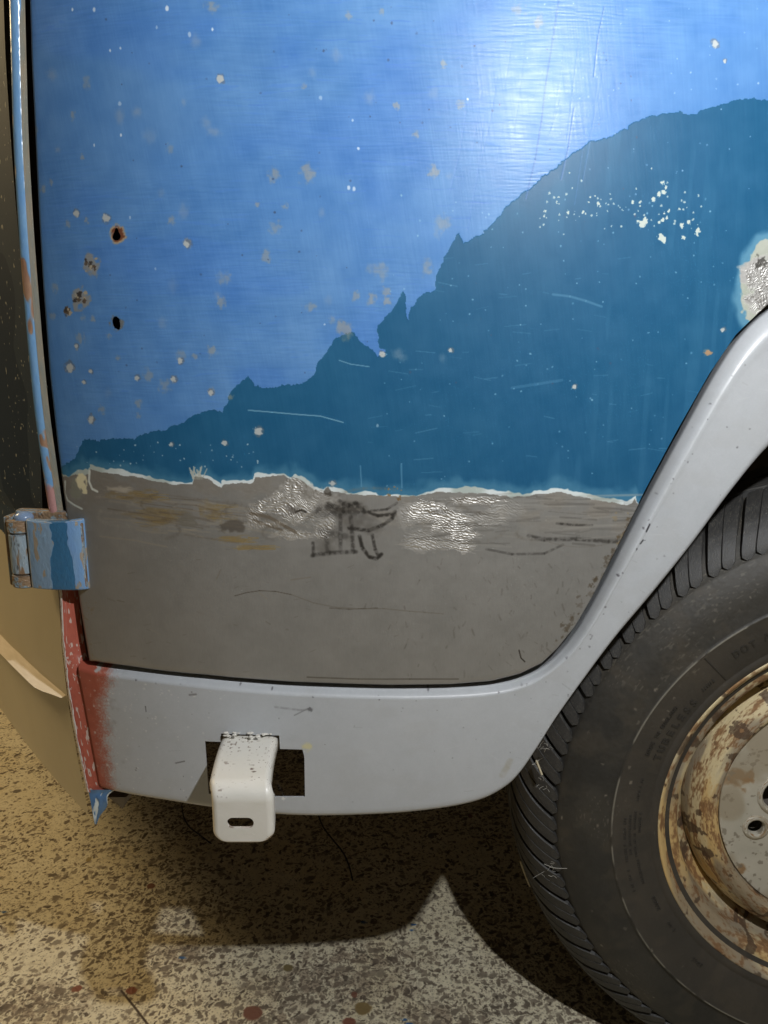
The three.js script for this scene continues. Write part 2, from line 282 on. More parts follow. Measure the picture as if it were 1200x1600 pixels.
  // cluster of paint chips down to cream filler
  for (const [px, py, r] of [[1035, 285, 4], [1037, 300, 5], [1030, 303, 4], [1021, 311, 4], [1040, 293, 3], [1003, 350, 7], [1008, 345, 5], [997, 346, 4], [1036, 343, 4], [1030, 347, 3], [1042, 340, 3], [1062, 327, 3], [1066, 352, 5], [1076, 347, 4], [1032, 370, 7], [1037, 376, 5], [1068, 371, 4], [1091, 362, 6], [1089, 366, 4], [988, 316, 3], [1000, 316, 3], [1000, 322, 2], [967, 322, 2], [935, 318, 3], [938, 322, 2], [911, 331, 3], [915, 334, 2], [888, 332, 3], [852, 330, 3], [850, 338, 2], [1045, 330, 3], [1038, 333, 2], [994, 295, 2], [1018, 263, 2], [873, 308, 2], [870, 316, 2], [890, 270, 2], [922, 308, 2], [930, 306, 2], [920, 316, 2]])
    blob(px, py, r * 0.68, 0.2, [180, 189, 182], { rag: 0.9, rough: 0.6, asp: rr(0.7, 1.4), bump: -0.08 });
  for (let k = 0; k < 70; k++) { const t = rnd(); blob(rr(840, 1105), mix(300, 350, rnd()) + (t - 0.5) * 50, rr(0.7, 2), 0.3, [178, 188, 184], { rag: 0.7, alpha: 0.8 }); }
  // scratches
  line([[388, 641], [425, 644], [470, 648], [500, 650], [536, 660]], 1.3, [110, 152, 174], { bump: 0.1, alpha: 0.8 }); line([[530, 563], [548, 569], [577, 573]], 1.1, [110, 152, 174], { alpha: 0.7 });
  line([[864, 460], [890, 463], [915, 470], [940, 479]], 2.2, [104, 150, 176], { alpha: 0.35 }); line([[800, 606], [840, 600], [878, 594]], 2.6, [98, 146, 178], { alpha: 0.25 });
  line([[563, 728], [565, 760]], 1.4, [92, 140, 170], { alpha: 0.6 }); line([[627, 726], [628, 762]], 1.6, [92, 140, 170], { alpha: 0.6 });
  for (let k = 0; k < 60; k++) { const a = rr(560, 1100), b = rr(400, 740), l = rr(6, 34), s = rr(-0.25, 0.25); line([[a, b], [a + l, b + l * s]], rr(0.6, 1.2), [110, 156, 182], { alpha: rr(0.1, 0.3) }); }
  // long sanding scratches through the upper coat
  for (let k = 0; k < 16; k++) { const a = 720 + k * 14 + rr(-6, 6), b = rr(0, 180), l = rr(60, 190); line([[a + 14, b], [a + 4, b + l * 0.5], [a - rr(4, 16), b + l]], rr(0.7, 1.3), [84, 124, 186], { alpha: rr(0.2, 0.45), bump: -0.14 }); }
  line([[873, 0], [864, 60], [853, 130], [846, 190], [836, 250], [822, 310]], 1.5, [66, 104, 160], { bump: -0.15, alpha: 0.55 }); line([[897, 170], [888, 230], [877, 280]], 1.5, [66, 104, 160], { bump: -0.15, alpha: 0.55 }); line([[944, 10], [934, 60], [928, 120]], 1.1, [72, 108, 160], { bump: -0.25, alpha: 0.6 });
  for (let k = 0; k < 120; k++) { const a = rr(380, 900), b = rr(30, 560), l = rr(8, 60); if (inPoly(LIGHT, a + l, b + 6)) line([[a, b], [a + l * 0.5, b + rr(-2, 2)], [a + l, b + rr(-3, 3)]], rr(0.6, 1.4), [74, 118, 190], { alpha: rr(0.15, 0.4), bump: -0.08 }); }
  // corroded pits and the two screw holes
  for (const [px, py, r] of [[141, 413, 15], [125, 466, 15], [106, 488, 7]]) {
    blob(px, py, r, 0.35, [128, 132, 134], { rag: 0.9, rough: 0.75, bump: 0.1 }); for (let k = 0; k < 12; k++) blob(px + rr(-r, r) * 0.7, py + rr(-r, r) * 0.7, rr(1.5, 4.5), 0.3, [[86, 74, 62], [160, 150, 130], [60, 56, 54]][k % 3], { rag: 0.9, rough: 0.8, bump: rr(-0.3, 0.2) });
  }
  blob(183, 366, 13, 0.25, [168, 146, 116], { rag: 0.5, rough: 0.75, bump: -0.1 }); blob(183, 366, 10, 0.25, [104, 62, 44], { rag: 0.6, rough: 0.8 });
  blob(182, 504, 11, 0.3, [104, 108, 110], { rag: 0.6, rough: 0.75 });
  D.a = new Float32Array(D.w * D.h).fill(1);
  for (const [px, py, rx, ry] of [[182, 366, 6.5, 9], [182, 504, 6.5, 9]]) { const q = W(px, py); D.each(q[0] - 0.012, q[1] - 0.012, q[0] + 0.012, q[1] + 0.012, (X, Y, k) => { const d = Math.hypot((X - q[0]) / (rx * PXM), (Y - q[1]) / (ry * PXM)) + (fbm(X * 260, Y * 260, 2) - 0.5) * 0.9; if (d < 1) D.a[k] = 0; }); }
  // ---- marks on the steel patch
  const brass = (px, py, rx, ry) => { const q = W(px, py); D.blob(q[0], q[1], rx * PXM, ry * PXM, 0.6, rgb(172, 150, 106), { rag: 1.0, alpha: 0.6, rough: 0.42, metal: 0.7 }); for (let k = 0; k < 26; k++) { const a = px + rr(-rx, rx) * 0.9, b = py + rr(-ry, ry) * 0.8; line([[a, b], [a + rr(8, 26), b + rr(-1.5, 1.5)]], rr(0.5, 1.1), [206, 184, 134], { alpha: rr(0.3, 0.8), metal: 0.8, rough: 0.35 }); } };
  brass(215, 775, 40, 9); brass(240, 806, 40, 14); brass(335, 800, 18, 14); brass(365, 843, 28, 6); brass(390, 855, 34, 5);
  for (let k = 0; k < 46; k++) { const a = rr(150, 330), b = rr(770, 838), l = rr(20, 110); line([[a, b], [a + l * 0.5, b + l * 0.06 + rr(-2, 2)], [a + l, b + l * 0.13 + rr(-4, 4)]], rr(1, 3.2), k % 3 ? [176, 166, 148] : [116, 105, 91], { alpha: rr(0.2, 0.5), soft: 0.1, rough: 0.6 }); }
  blob(190, 765, 26, 0.6, [206, 198, 182], { rag: 0.9, asp: 0.2, alpha: 0.8 });
  const q0 = W(118, 762); D.blob(q0[0], q0[1], 13 * PXM, 20 * PXM, 0.3, rgb(126, 126, 112), { rag: 0.4, metal: 0, rough: 0.6, alpha: 0.85 }); blob(127, 752, 9, 0.25, [214, 204, 168], { rag: 0.5, asp: 1.6, metal: 0 }); blob(132, 766, 6, 0.25, [210, 200, 164], { rag: 0.5, asp: 1.2, metal: 0 });
  line([[102, 752], [101, 770], [106, 782], [116, 789], [128, 795]], 2.2, [196, 202, 194], { metal: 0, alpha: 0.9 }); line([[140, 736], [139, 752], [144, 764], [152, 768]], 2.6, [206, 210, 202], { metal: 0, alpha: 0.9 });
  blob(293, 812, 17, 0.25, [138, 134, 124], { rag: 0.4, asp: 0.7, alpha: 0.8 });
  // grinding: bright torn metal, with facets of its own
  const cut = new Uint8Array(D.w * D.h);
  const grind = (cells, dens, spread, ln, dir) => {
    for (const [px, py, rx, ry, al] of cells) { const q = W(px, py); D.blob(q[0], q[1], rx * PXM, ry * PXM, 0.35, rgb(216, 214, 210), { rag: 1.1, alpha: al, metal: 0.92, rough: 0.5 }); D.each(q[0] - rx * PXM * 1.4, q[1] - ry * PXM * 1.4, q[0] + rx * PXM * 1.4, q[1] + ry * PXM * 1.4, (X, Y, k) => { const d = Math.hypot((X - q[0]) / (rx * PXM), (Y - q[1]) / (ry * PXM)) + (fbm(X * 300, Y * 300, 2) - 0.5) * 0.8; if (d < 1 && !cut[k]) { cut[k] = 1; const u = Y * 0.96 + X * (0.26 + 0.2 * spread * (vn(X * 90, Y * 90) - 0.5)) + (fbm(X * 70, Y * 90, 3) - 0.5) * (0.006 + spread * 0.008) + (vn(X * 700, Y * 500) - 0.5) * 0.0012, ph = u / 0.0019, fr = ph - Math.floor(ph), saw = fr < 0.8 ? 1 - fr / 0.8 : (fr - 0.8) / 0.2; D.b[k] += ((saw - 0.5) * mix(0.7, 1.7, vn(X * 160, Y * 260 + 9)) + (vn(X * 800, Y * 900) - 0.5) * 0.5) * al; } }); }   // ridges left by the grinding disc
    for (let k = 0; k < dens; k++) { const c = cells[Math.floor(rnd() * cells.length)]; const t = rr(0, 6.28), u = Math.sqrt(rnd()); const a = c[0] + Math.cos(t) * u * c[2] * 1.05, b = c[1] + Math.sin(t) * u * c[3] * 1.05, l = rr(2, ln), an = dir + rr(-spread, spread); line([[a - Math.cos(an) * l, b - Math.sin(an) * l], [a + Math.cos(an) * l, b + Math.sin(an) * l]], rr(0.6, 1.4), k % 5 ? [212, 210, 206] : [184, 181, 176], { alpha: rr(0.3, 0.9) * c[4], metal: 0.95, rough: rr(0.46, 0.6), bump: rr(-0.12, 0.15) }); }
  };
  grind([[458, 762, 16, 15, 1], [448, 785, 26, 16, 1], [428, 790, 28, 13, 0.95], [470, 800, 30, 22, 0.85], [500, 795, 24, 28, 0.5], [455, 835, 30, 7, 0.95], [418, 820, 30, 5, 0.8], [505, 830, 12, 12, 0.9], [395, 806, 9, 16, 0.6], [513, 815, 10, 14, 0.8]], 760, 0.9, 6, 0.3);
  grind([[668, 800, 30, 18, 1], [700, 815, 28, 20, 1], [722, 835, 20, 14, 1], [690, 850, 44, 9, 0.6], [655, 845, 24, 16, 0.5], [745, 782, 44, 5, 0.9], [755, 812, 34, 12, 0.45], [725, 856, 10, 8, 0.9], [790, 795, 28, 12, 0.3], [640, 806, 14, 18, 0.4]], 760, 0.25, 14, 0.04);
  grind([[1192, 428, 27, 18, 1], [1194, 452, 30, 24, 1], [1189, 472, 18, 16, 1], [1225, 440, 34, 40, 1], [1205, 480, 18, 14, 1]], 420, 0.9, 6, 0.3);
  blob(1187, 409, 8, 0.3, [70, 68, 64], { rag: 1, alpha: 0.8, metal: 0.4 }); blob(455, 795, 9, 0.3, [96, 90, 84], { rag: 1, alpha: 0.7, metal: 0.4 }); line([[462, 800], [470, 797], [478, 800]], 2, [70, 64, 58], { alpha: 0.8 });
  line([[392, 802], [420, 808], [445, 822], [462, 832]], 3.5, [118, 108, 94], { alpha: 0.9, metal: 0.4 }); line([[396, 812], [420, 822], [440, 828]], 2.6, [112, 102, 88], { alpha: 0.8, metal: 0.4 });
  // black marker scrawl
  const mk = (pts, w, a = 0.6) => line(pts, w, [46, 43, 39], { alpha: Math.min(0.95, a * 1.35), soft: 0.2, grain: 420, metal: 0.2, rough: 0.6 });
  for (const [a, b, r] of [[545, 815, 26], [510, 850, 22], [580, 815, 20]]) blob(a, b, r, 0.8, [84, 79, 72], { rag: 0.9, alpha: 0.35 });
  mk([[500, 800], [535, 795], [560, 796]], 16, 0.5); mk([[530, 783], [545, 790], [556, 786], [570, 800]], 5); mk([[488, 868], [515, 864], [556, 862]], 5, 0.5); mk([[490, 868], [489, 848]], 4, 0.5); mk([[532, 800], [532, 860]], 5, 0.45); mk([[548, 808], [552, 862]], 5, 0.5); mk([[562, 838], [566, 856], [577, 870], [588, 873], [596, 866]], 4.5, 0.7); mk([[582, 836], [586, 858], [592, 870]], 4, 0.6); mk([[545, 825], [575, 829], [595, 822], [612, 811], [617, 800]], 4.5, 0.65); mk([[576, 800], [590, 806], [617, 803]], 4, 0.65); mk([[580, 798], [604, 796], [620, 786]], 3, 0.5); mk([[512, 788], [540, 800]], 6, 0.4); mk([[510, 840], [512, 860]], 6, 0.35);
  mk([[826, 838], [850, 843], [900, 842], [950, 846], [975, 846]], 5, 0.5); mk([[870, 818], [895, 820], [925, 821]], 3, 0.6); mk([[760, 858], [800, 866], [850, 865], [880, 851]], 3.2, 0.35); mk([[500, 830], [540, 838]], 8, 0.35);
  blob(365, 823, 20, 0.35, [92, 84, 74], { rag: 0.8, alpha: 0.6, asp: 0.6 }); blob(512, 769, 7, 0.25, [82, 76, 68], { rag: 0.6, alpha: 0.8 });
  for (let k = 0; k < 90; k++) { const a = rr(640, 1000), b = rr(775, 850), l = rr(20, 90); line([[a, b], [a + l, b + rr(-6, 6)]], rr(0.8, 2.6), k % 3 ? [100, 97, 92] : [168, 165, 158], { alpha: rr(0.15, 0.4), rough: 0.5 }); }
  for (let k = 0; k < 34; k++) { const a = rr(150, 980), b = rr(778, 838), R = rr(14, 40), t0 = rr(0, 6.28), pts = []; for (let q = 0; q <= 7; q++) { const t = t0 + q * 0.28; pts.push([a + Math.cos(t) * R * 1.6, b + Math.sin(t) * R * 0.5]); } line(pts, rr(1.5, 6), k % 2 ? [182, 176, 166] : [118, 111, 101], { alpha: rr(0.12, 0.34), soft: 0.05, rough: rr(0.36, 0.6), grain: 260 }); }
  // scratches and rubbed dirt on the sheet
  line([[367, 931], [385, 926], [405, 923], [430, 924], [455, 929]], 1.0, [92, 84, 74], { alpha: 0.6 }); line([[455, 929], [490, 942], [525, 949], [560, 951], [600, 951], [640, 955], [692, 959]], 1.2, [120, 112, 98], { alpha: 0.35 }); line([[515, 950], [545, 952], [590, 950]], 0.9, [92, 84, 74], { alpha: 0.5 }); line([[811, 1016], [814, 1028], [820, 1034]], 1.3, [60, 54, 48], { alpha: 0.9 });
  line([[405, 926], [418, 936]], 1, [160, 152, 138], { alpha: 0.6 }); line([[338, 905], [345, 890]], 1.2, [140, 132, 118], { alpha: 0.5 }); line([[455, 906], [485, 902]], 1.8, [140, 132, 118], { alpha: 0.4 });
  for (let k = 0; k < 170; k++) { const a = rr(560, 960), b = rr(870, 1060), l = rr(2, 10), an = rr(0.6, 2.2); if (rnd() < 0.55 || a > 700) line([[a, b], [a + Math.cos(an) * l, b + Math.sin(an) * l]], rr(0.7, 2.6), [108, 103, 96], { alpha: rr(0.15, 0.45), soft: 0.1, grain: 500 }); }
  for (let k = 0; k < 90; k++) { const a = rr(140, 620), b = rr(850, 1060), l = rr(2, 12), an = rr(-0.6, 0.6); line([[a, b], [a + Math.cos(an) * l, b + Math.sin(an) * l]], rr(0.6, 1.6), k % 2 ? [112, 104, 92] : [170, 164, 152], { alpha: rr(0.1, 0.3) }); }
  line([[480, 1058], [560, 1061], [640, 1061], [716, 1061]], 1.6, [96, 90, 82], { alpha: 0.6 }); line([[480, 1066], [600, 1070], [720, 1069]], 1.2, [150, 144, 134], { alpha: 0.4 });
  for (let k = 0; k < 70; k++) { const t = rnd(), a = mix(880, 1000, t) + rr(-14, 4), b = mix(1000, 810, t) + rr(-10, 10); blob(a, b, rr(1.5, 5), 0.5, [92, 80, 64], { rag: 1, alpha: rr(0.2, 0.6) }); }
  for (let k = 0; k < 14; k++) { const a = rr(960, 1000), b = rr(800, 850); blob(a, b, rr(1.5, 4), 0.4, k % 2 ? [168, 150, 116] : [110, 92, 66], { rag: 1, alpha: 0.6 }); }
  for (let k = 0; k < 26; k++) blob(rr(118, 150), rr(940, 1035), rr(1, 3), 0.4, [146, 132, 110], { rag: 1, alpha: 0.4 });
  // torn filler tuft and rust nick on the weld
  for (let k = 0; k < 16; k++) { const a = rr(300, 320); line([[a, 748], [a + rr(-6, 8), rr(728, 742)]], rr(0.8, 1.8), [176, 178, 168], { alpha: 0.8 }); }
  for (let k = 0; k < 9; k++) blob(rr(606, 630), rr(760, 780), rr(1, 3), 0.3, [140, 116, 84], { rag: 1 });
}
const doorMat = doorPage.material({ bumpMap: null, normalMap: doorPage.normalMap(0.00045), specularIntensity: 0.42, alphaTest: 0.5 });

// left edge of the door as x(y)
const doorLeft = [[44, -300], [44, -100], [45, 0], [48, 100], [53, 200], [59, 330], [66, 450], [76, 580], [88, 690], [97, 760], [106, 830], [122, 935], [130, 985], [139, 1037], [141, 1050]].map(p => { const q = at(...p); return [q.y, q.x]; }).reverse();
const doorBottom = [[120, 1038], [145, 1038], [200, 1046], [320, 1060], [450, 1071], [600, 1076], [700, 1075], [765, 1070], [810, 1059], [846, 1042], [872, 1018], [900, 985], [930, 936], [970, 860], [1015, 772], [1065, 680], [1115, 592], [1155, 532], [1200, 488], [1280, 440], [1420, 420]].map(p => { const q = at(p[0], p[1] - 4); return [q.x, q.y]; });
{
  const XR = 0.44, YT = 1.3, NU = 150, fold = [-0.014, -0.003, -0.0009, 0], inset = [0, 0, 0.0008, 0.003];
  const weld = WELD.filter(q => q[0] > 62 && q[0] < 1020).map(q => { const p = at(...q); return [p.x, p.y]; }).sort((a, b) => a[0] - b[0]);
  const xb0 = lerpTab(doorLeft, doorBottom[0][1]), colX = (s, y, fi) => { const xl = lerpTab(doorLeft, y) + inset[fi]; return xl + s * (XR - xl); };
  const cols = []; for (let i = 0; i <= NU + 4; i++) { const s = Math.max(0, (i - 3) / (NU + 1)), fi = Math.min(3, i); const yb = lerpTab(doorBottom, xb0 + s * (XR - xb0)); let yw = 0.6; for (let q = 0; q < 6; q++) yw = lerpTab(weld, colX(s, yw, fi)); cols.push({ s, fi, yb, yw: Math.max(yw, yb + inset[3]) }); }
  const iEnd = cols.findIndex((c, i) => i > 20 && c.yw <= c.yb + inset[3] + 1e-6);
  const put = (c, y, off) => { const x = colX(c.s, y, c.fi); return [x, y, S(x) + Math.min(off, fold[c.fi]), ...doorPage.uv(x, Math.min(y, 1.1599))]; };
  // painted skin: from the weld line (or, past the patch, from the folded edge behind the arch) to the top
  const door = mesh('door', gridGeo(NU + 4, 94, (a, b, i, j) => { const c = cols[i], past = false; if (past && j < 4) return put(c, c.yb + inset[j], fold[j]); const y0 = past ? c.yb + inset[3] : c.yw; return put(c, mix(y0, YT, Math.max(0, j - (past ? 3 : 0)) / (94 - (past ? 3 : 0))), 0); }), doorMat, van, 'door skin in pale blue paint with darker teal coat exposed below');
  mesh('repair_patch', gridGeo(iEnd, 40, (a, b, i, j) => { const c = cols[i]; if (j < 4) return put(c, c.yb + inset[j], fold[j]); return put(c, mix(c.yb + inset[3], c.yw, (j - 3) / 37), 0); }), doorMat, door, 'bare steel repair strip with ground weld and black marker scrawl');
}
// inner frame of the door, seen dark through the screw holes and the gap
const innerBlue = plain(0.076, 0.209, 0.503, 0.5), darkMat = plain(0.15, 0.13, 0.11, 0.85), sealMat = plain(0.11, 0.08, 0.058, 0.8);
mesh('door_frame', gridGeo(40, 6, (a, b) => { const x = mix(-0.37, 0.46, a), y = mix(lerpTab(doorBottom, x) + 0.004, 1.3, b); const z = S(x) - 0.04; return [x, y, z]; }), innerBlue, van, 'blue inner door frame');

// ---- grey primed wheel arch and front valance
const archU = [[122, 1036], [150, 1043], [200, 1050], [320, 1064], [450, 1075], [600, 1080], [700, 1079], [770, 1074], [815, 1064], [852, 1046], [880, 1021], [906, 987], [937, 933], [976, 857], [1021, 769], [1071, 677], [1121, 587], [1162, 526], [1207, 484], [1280, 440], [1380, 420]];
const archW = [[158, 1234], [190, 1241], [240, 1250], [360, 1268], [470, 1277], [590, 1275], [680, 1267], [745, 1254], [786, 1234], [811, 1210], [838, 1170], [866, 1125], [908, 1066], [958, 1000], [1013, 935], [1077, 856], [1141, 770], [1202, 698], [1270, 640], [1350, 590], [1470, 570]];
const archPage = new Page(1440, 980, -0.36, 0.60, 0.34, 0.98);
archPage.fill((x, y) => {
  const q = toPx(x, y, S(x)), px = q[0], py = q[1];
  const m = fbm(x * 18, y * 18, 4), f = fbm(x * 160, y * 160, 3), g = vn(x * 1300, y * 1300);
  let col = mix3(rgb(174, 178, 182), rgb(184, 187, 190), m); col = col.map(v => v + (g - 0.5) * 0.018 + (f - 0.5) * 0.02);
  const dust = sst(0.52, 0.72, fbm(x * 34 + 11, y * 60, 4)); col = mix3(col, rgb(166, 166, 164), dust * 0.15);
  // red oxide primer sprayed over the left end
  const edge = 152 + (py - 1040) * 0.12 + (f - 0.5) * 12 + (fbm(x * 40, y * 40, 3) - 0.5) * 10 + 14 * Math.exp(-(((py - 1062) / 22) ** 2));
  const red = sst(edge + 16, edge - 14, px + (g - 0.5) * 16);
  col = mix3(col, mix3(rgb(178, 92, 72), rgb(160, 80, 62), f), red);
  const bare = sst(190, 165, px + (f - 0.5) * 40) * sst(0.5, 0.7, fbm(x * 90 + 3, y * 90, 3)) * (1 - red); col = mix3(col, rgb(138, 134, 134), 0.5 * bare);
  return [...col, 0.38 + (f - 0.5) * 0.12 + red * 0.2, 0, 0.5 + (f - 0.5) * 0.10 + (m - 0.5) * 0.2];
});
{
  const A = archPage, W = (px, py) => { const q = at(px, py, 0.003); return [q.x, q.y]; };
  const blob = (px, py, r, soft, c, o = {}) => { const q = W(px, py); A.blob(q[0], q[1], r * PXM, r * PXM * (o.asp ?? 1), soft, rgb(...c), o); };
  const line = (pts, w, c, o) => A.line(pts.map(p => W(...p)), w * PXM, rgb(...c), o);
  for (let k = 0; k < 110; k++) { const t = rnd() * rnd(); blob(168 + t * 260, rr(1060, 1250), rr(0.8, 2.6), 0.4, [206, 206, 204], { rag: 0.7, alpha: rr(0.4, 0.9), asp: 0.7, bump: 0.15 }); }
  for (let k = 0; k < 34; k++) blob(rr(170, 860), rr(1070, 1270), rr(0.6, 1.5), 0.4, [92, 90, 92], { rag: 0.7, alpha: rr(0.3, 0.9) });
  for (let k = 0; k < 34; k++) { const t = rnd(), q = cr(archU, t * 0.85); blob(q[0] + rr(3, 20), q[1] + rr(3, 16), rr(0.8, 2.2), 0.4, [86, 84, 88], { rag: 0.8, alpha: rr(0.3, 0.9) }); }
  for (let k = 0; k < 30; k++) { const t = rr(0.5, 0.95), a = cr(archU, t), b = cr(archW, t), s = rnd(); blob(mix(a[0], b[0], s), mix(a[1], b[1], s), rr(0.7, 1.8), 0.4, [110, 110, 112], { rag: 0.8, alpha: rr(0.3, 0.8) }); }
  for (let k = 0; k < 60; k++) { const t = rnd(), a = cr(archU, t * 0.9), b = cr(archW, t * 0.9), q = rr(0.15, 0.95), l = rr(4, 26), an = rr(-0.5, 0.9), X = mix(a[0], b[0], q), Y = mix(a[1], b[1], q); line([[X, Y], [X + Math.cos(an) * l, Y + Math.sin(an) * l]], rr(0.5, 1.0), k % 3 ? [194, 196, 198] : [140, 140, 142], { alpha: rr(0.15, 0.45) }); }
  line([[1013, 818], [1008, 829]], 1.8, [60, 60, 64], {}); line([[1003, 843], [999, 848]], 1.8, [60, 60, 64], {});
  line([[460, 1118], [484, 1106]], 1.4, [110, 110, 112], { alpha: 0.6 }); line([[430, 1105], [470, 1110], [488, 1108]], 2.4, [128, 128, 132], { alpha: 0.5, grain: 500 }); blob(484, 1109, 4, 0.4, [90, 90, 94], { rag: 0.6, alpha: 0.7 });
  line([[227, 1104], [228, 1112]], 1.2, [80, 80, 82], {}); line([[274, 1193], [288, 1190]], 1.5, [90, 88, 88], { alpha: 0.7 }); line([[296, 1086], [306, 1085]], 2.2, [110, 108, 110], { alpha: 0.7 });
  blob(480, 1167, 9, 0.6, [206, 198, 150], { rag: 0.6, alpha: 0.8, asp: 1 }); blob(443, 1248, 3, 0.3, [214, 214, 212], { rag: 0.8 });
  blob(150, 1048, 6, 0.3, [176, 172, 168], { rag: 0.9 }); line([[785, 1212], [792, 1200], [797, 1190]], 7, [164, 160, 150], { alpha: 0.6, grain: 300 });
  for (let k = 0; k < 40; k++) { const s = rnd(); blob(mix(118, 172, s) + rr(-6, 6), rr(1050, 1240), rr(0.8, 2.4), 0.4, [204, 190, 184], { rag: 0.9, alpha: rr(0.3, 0.9) }); }
}
const archMat = archPage.material({ bumpScale: 0.0005, clearcoat: 0.12, clearcoatRoughness: 0.3 });
{
  const NU = 150;
  const prof = t => { const w = mix(0.006, 0.0145, sst(0.45, 0.62, t)), h = mix(0.003, 0.0065, sst(0.45, 0.62, t)); return [w, h]; };
  // rows across the strip: distance from the upper edge in metres (negative: from the lower edge) and offset
  const rows = t => { const [w, h] = prof(t); return [[0, -0.014], [0, -0.006], [0.0006, -0.0045], [0.0018, -0.0035 + h * 0.1], [w * 0.45, h * 0.42], [w * 0.75, h * 0.80], [w * 0.92, h * 0.965], [w * 1.06, h * 1.0], [w * 1.35, h * 0.97], [0.25, h * 0.85, 1], [0.5, h * 0.8, 1], [0.75, h * 0.8, 1], [-0.010, h * 0.8], [-0.006, h * 0.72], [-0.003, h * 0.35], [-0.0012, h * 0.35 - 0.003], [-0.0002, h * 0.35 - 0.007], [-0.0002, h * 0.35 - 0.014]]; };
  const NR = rows(0).length;
  const P = [];
  for (let i = 0; i <= NU; i++) {
    const t = i / NU, a = at(...cr(archU, t)), b = at(...cr(archW, t)), L = Math.hypot(a.x - b.x, a.y - b.y), R = rows(t);
    P.push(R.map(q => { const s = q[2] ? q[0] : (q[0] < 0 || Object.is(q[0], -0)) ? 1 + q[0] / L : q[0] / L; const x = mix(a.x, b.x, s), y = mix(a.y, b.y, s); return [x, y, S(x) + q[1]]; }));
  }
  // closed shell: the face and the same face 1.6 mm further in
  const pos = [], uv = [], ix = [], T = 0.0016, w = NU + 1;
  for (const k of [0, -T]) for (let j = 0; j < NR; j++) for (let i = 0; i <= NU; i++) { const q = P[i][j]; const jn = P[i][Math.min(NR - 1, j + 1)], jp = P[i][Math.max(0, j - 1)]; let dx = 0, dy = 0; pos.push(q[0] + dx, q[1] + dy, q[2] + k); uv.push(...archPage.uv(q[0], q[1])); }
  const N = w * NR, id = (s, i, j) => s * N + j * w + i, quad = (a, b, c, d) => ix.push(a, b, c, a, c, d);
  for (let j = 0; j < NR - 1; j++) for (let i = 0; i < NU; i++) { quad(id(0, i, j), id(0, i, j + 1), id(0, i + 1, j + 1), id(0, i + 1, j)); quad(id(1, i, j), id(1, i + 1, j), id(1, i + 1, j + 1), id(1, i, j + 1)); }
  for (let i = 0; i < NU; i++) { quad(id(0, i, 0), id(0, i + 1, 0), id(1, i + 1, 0), id(1, i, 0)); quad(id(0, i, NR - 1), id(1, i, NR - 1), id(1, i + 1, NR - 1), id(0, i + 1, NR - 1)); }
  for (let j = 0; j < NR - 1; j++) { quad(id(0, 0, j), id(1, 0, j), id(1, 0, j + 1), id(0, 0, j + 1)); quad(id(0, NU, j), id(0, NU, j + 1), id(1, NU, j + 1), id(1, NU, j)); }
  const g = new THREE.BufferGeometry(); g.setAttribute('position', new THREE.Float32BufferAttribute(pos, 3)); g.setAttribute('uv', new THREE.Float32BufferAttribute(uv, 2)); g.setIndex(ix); g.computeVertexNormals();
  const hp = [[321, 1156], [346, 1157], [346, 1144], [437, 1147], [438, 1168], [473, 1169], [476, 1180], [477, 1243], [420, 1243], [327, 1238]].map(p => at(...p));
  const sh = new THREE.Shape(hp.map(p => new THREE.Vector2(p.x, p.y)));
  const cut = new THREE.ExtrudeGeometry(sh, { depth: 0.06, bevelEnabled: false }); cut.translate(0, 0, -0.035);
  const ev = new Evaluator(); ev.useGroups = false; ev.attributes = ['position', 'uv', 'normal'];
  const A = new Brush(g), B = new Brush(cut); A.updateMatrixWorld(); B.updateMatrixWorld();
  const res = ev.evaluate(A, B, SUBTRACTION);
  mesh('wheel_arch_panel', res.geometry, archMat, van, 'grey primed lower panel sweeping up into the wheel arch');
}

// ---- pillar: red oxide flange, rolled bead, dark seal, nose panel
const redMat = noisy(256, 512, 0.05, 0.25, (x, y) => {
  const f = fbm(x * 300, y * 300, 3), g = fbm(x * 90 + 4, y * 60, 3); let col = mix3(rgb(178, 94, 74), rgb(158, 80, 64), f);
  const chip = sst(0.70, 0.74, fbm(x * 260 + 40, y * 170, 2)); col = mix3(col, rgb(196, 180, 170), chip * 0.9); const pk = sst(0.55, 0.7, g) * sst(0.12, 0.2, y); col = mix3(col, rgb(176, 128, 124), pk * 0.6);
  return [...col, 0.6, 0, 0.5 + (f - 0.5) * 0.3 - chip * 0.2];
}, { bumpScale: 0.0006 });
const rowsRed = [[905, 93, 102, 121], [925, 95, 103, 122], [1000, 99, 110, 131], [1036, 103, 117, 139], [1060, 105.5, 122, 146], [1100, 111, 131, 154], [1150, 120, 140, 162], [1200, 130, 150, 168], [1238, 138, 158, 172]];
const rowRed = t => cr(rowsRed, t);
mesh('pillar_flange', gridGeo(6, 40, (a, b) => {
  const r = rowRed(1 - b), lo = sst(0.42, 0.55, 1 - b); const u = a * 2; const px = u < 1 ? mix(r[1], r[2], u) : mix(r[2], r[3], u - 1);
  const off = u < 1 ? mix(0.007, 0.001, u) : mix(0.001, mix(-0.012, -0.0015, lo), u - 1); const p = at(px, r[0], off); return [p.x, p.y, p.z, a, b];
}), redMat, van, 'red oxide primed pillar flange below the hinge');
const whiteMat = noisy(128, 512, 0.02, 0.25, (x, y) => { const f = fbm(x * 400, y * 220, 3); const col = mix3(rgb(220, 212, 204), rgb(170, 110, 96), sst(0.58, 0.68, f)); return [...col, 0.6, 0, f]; });
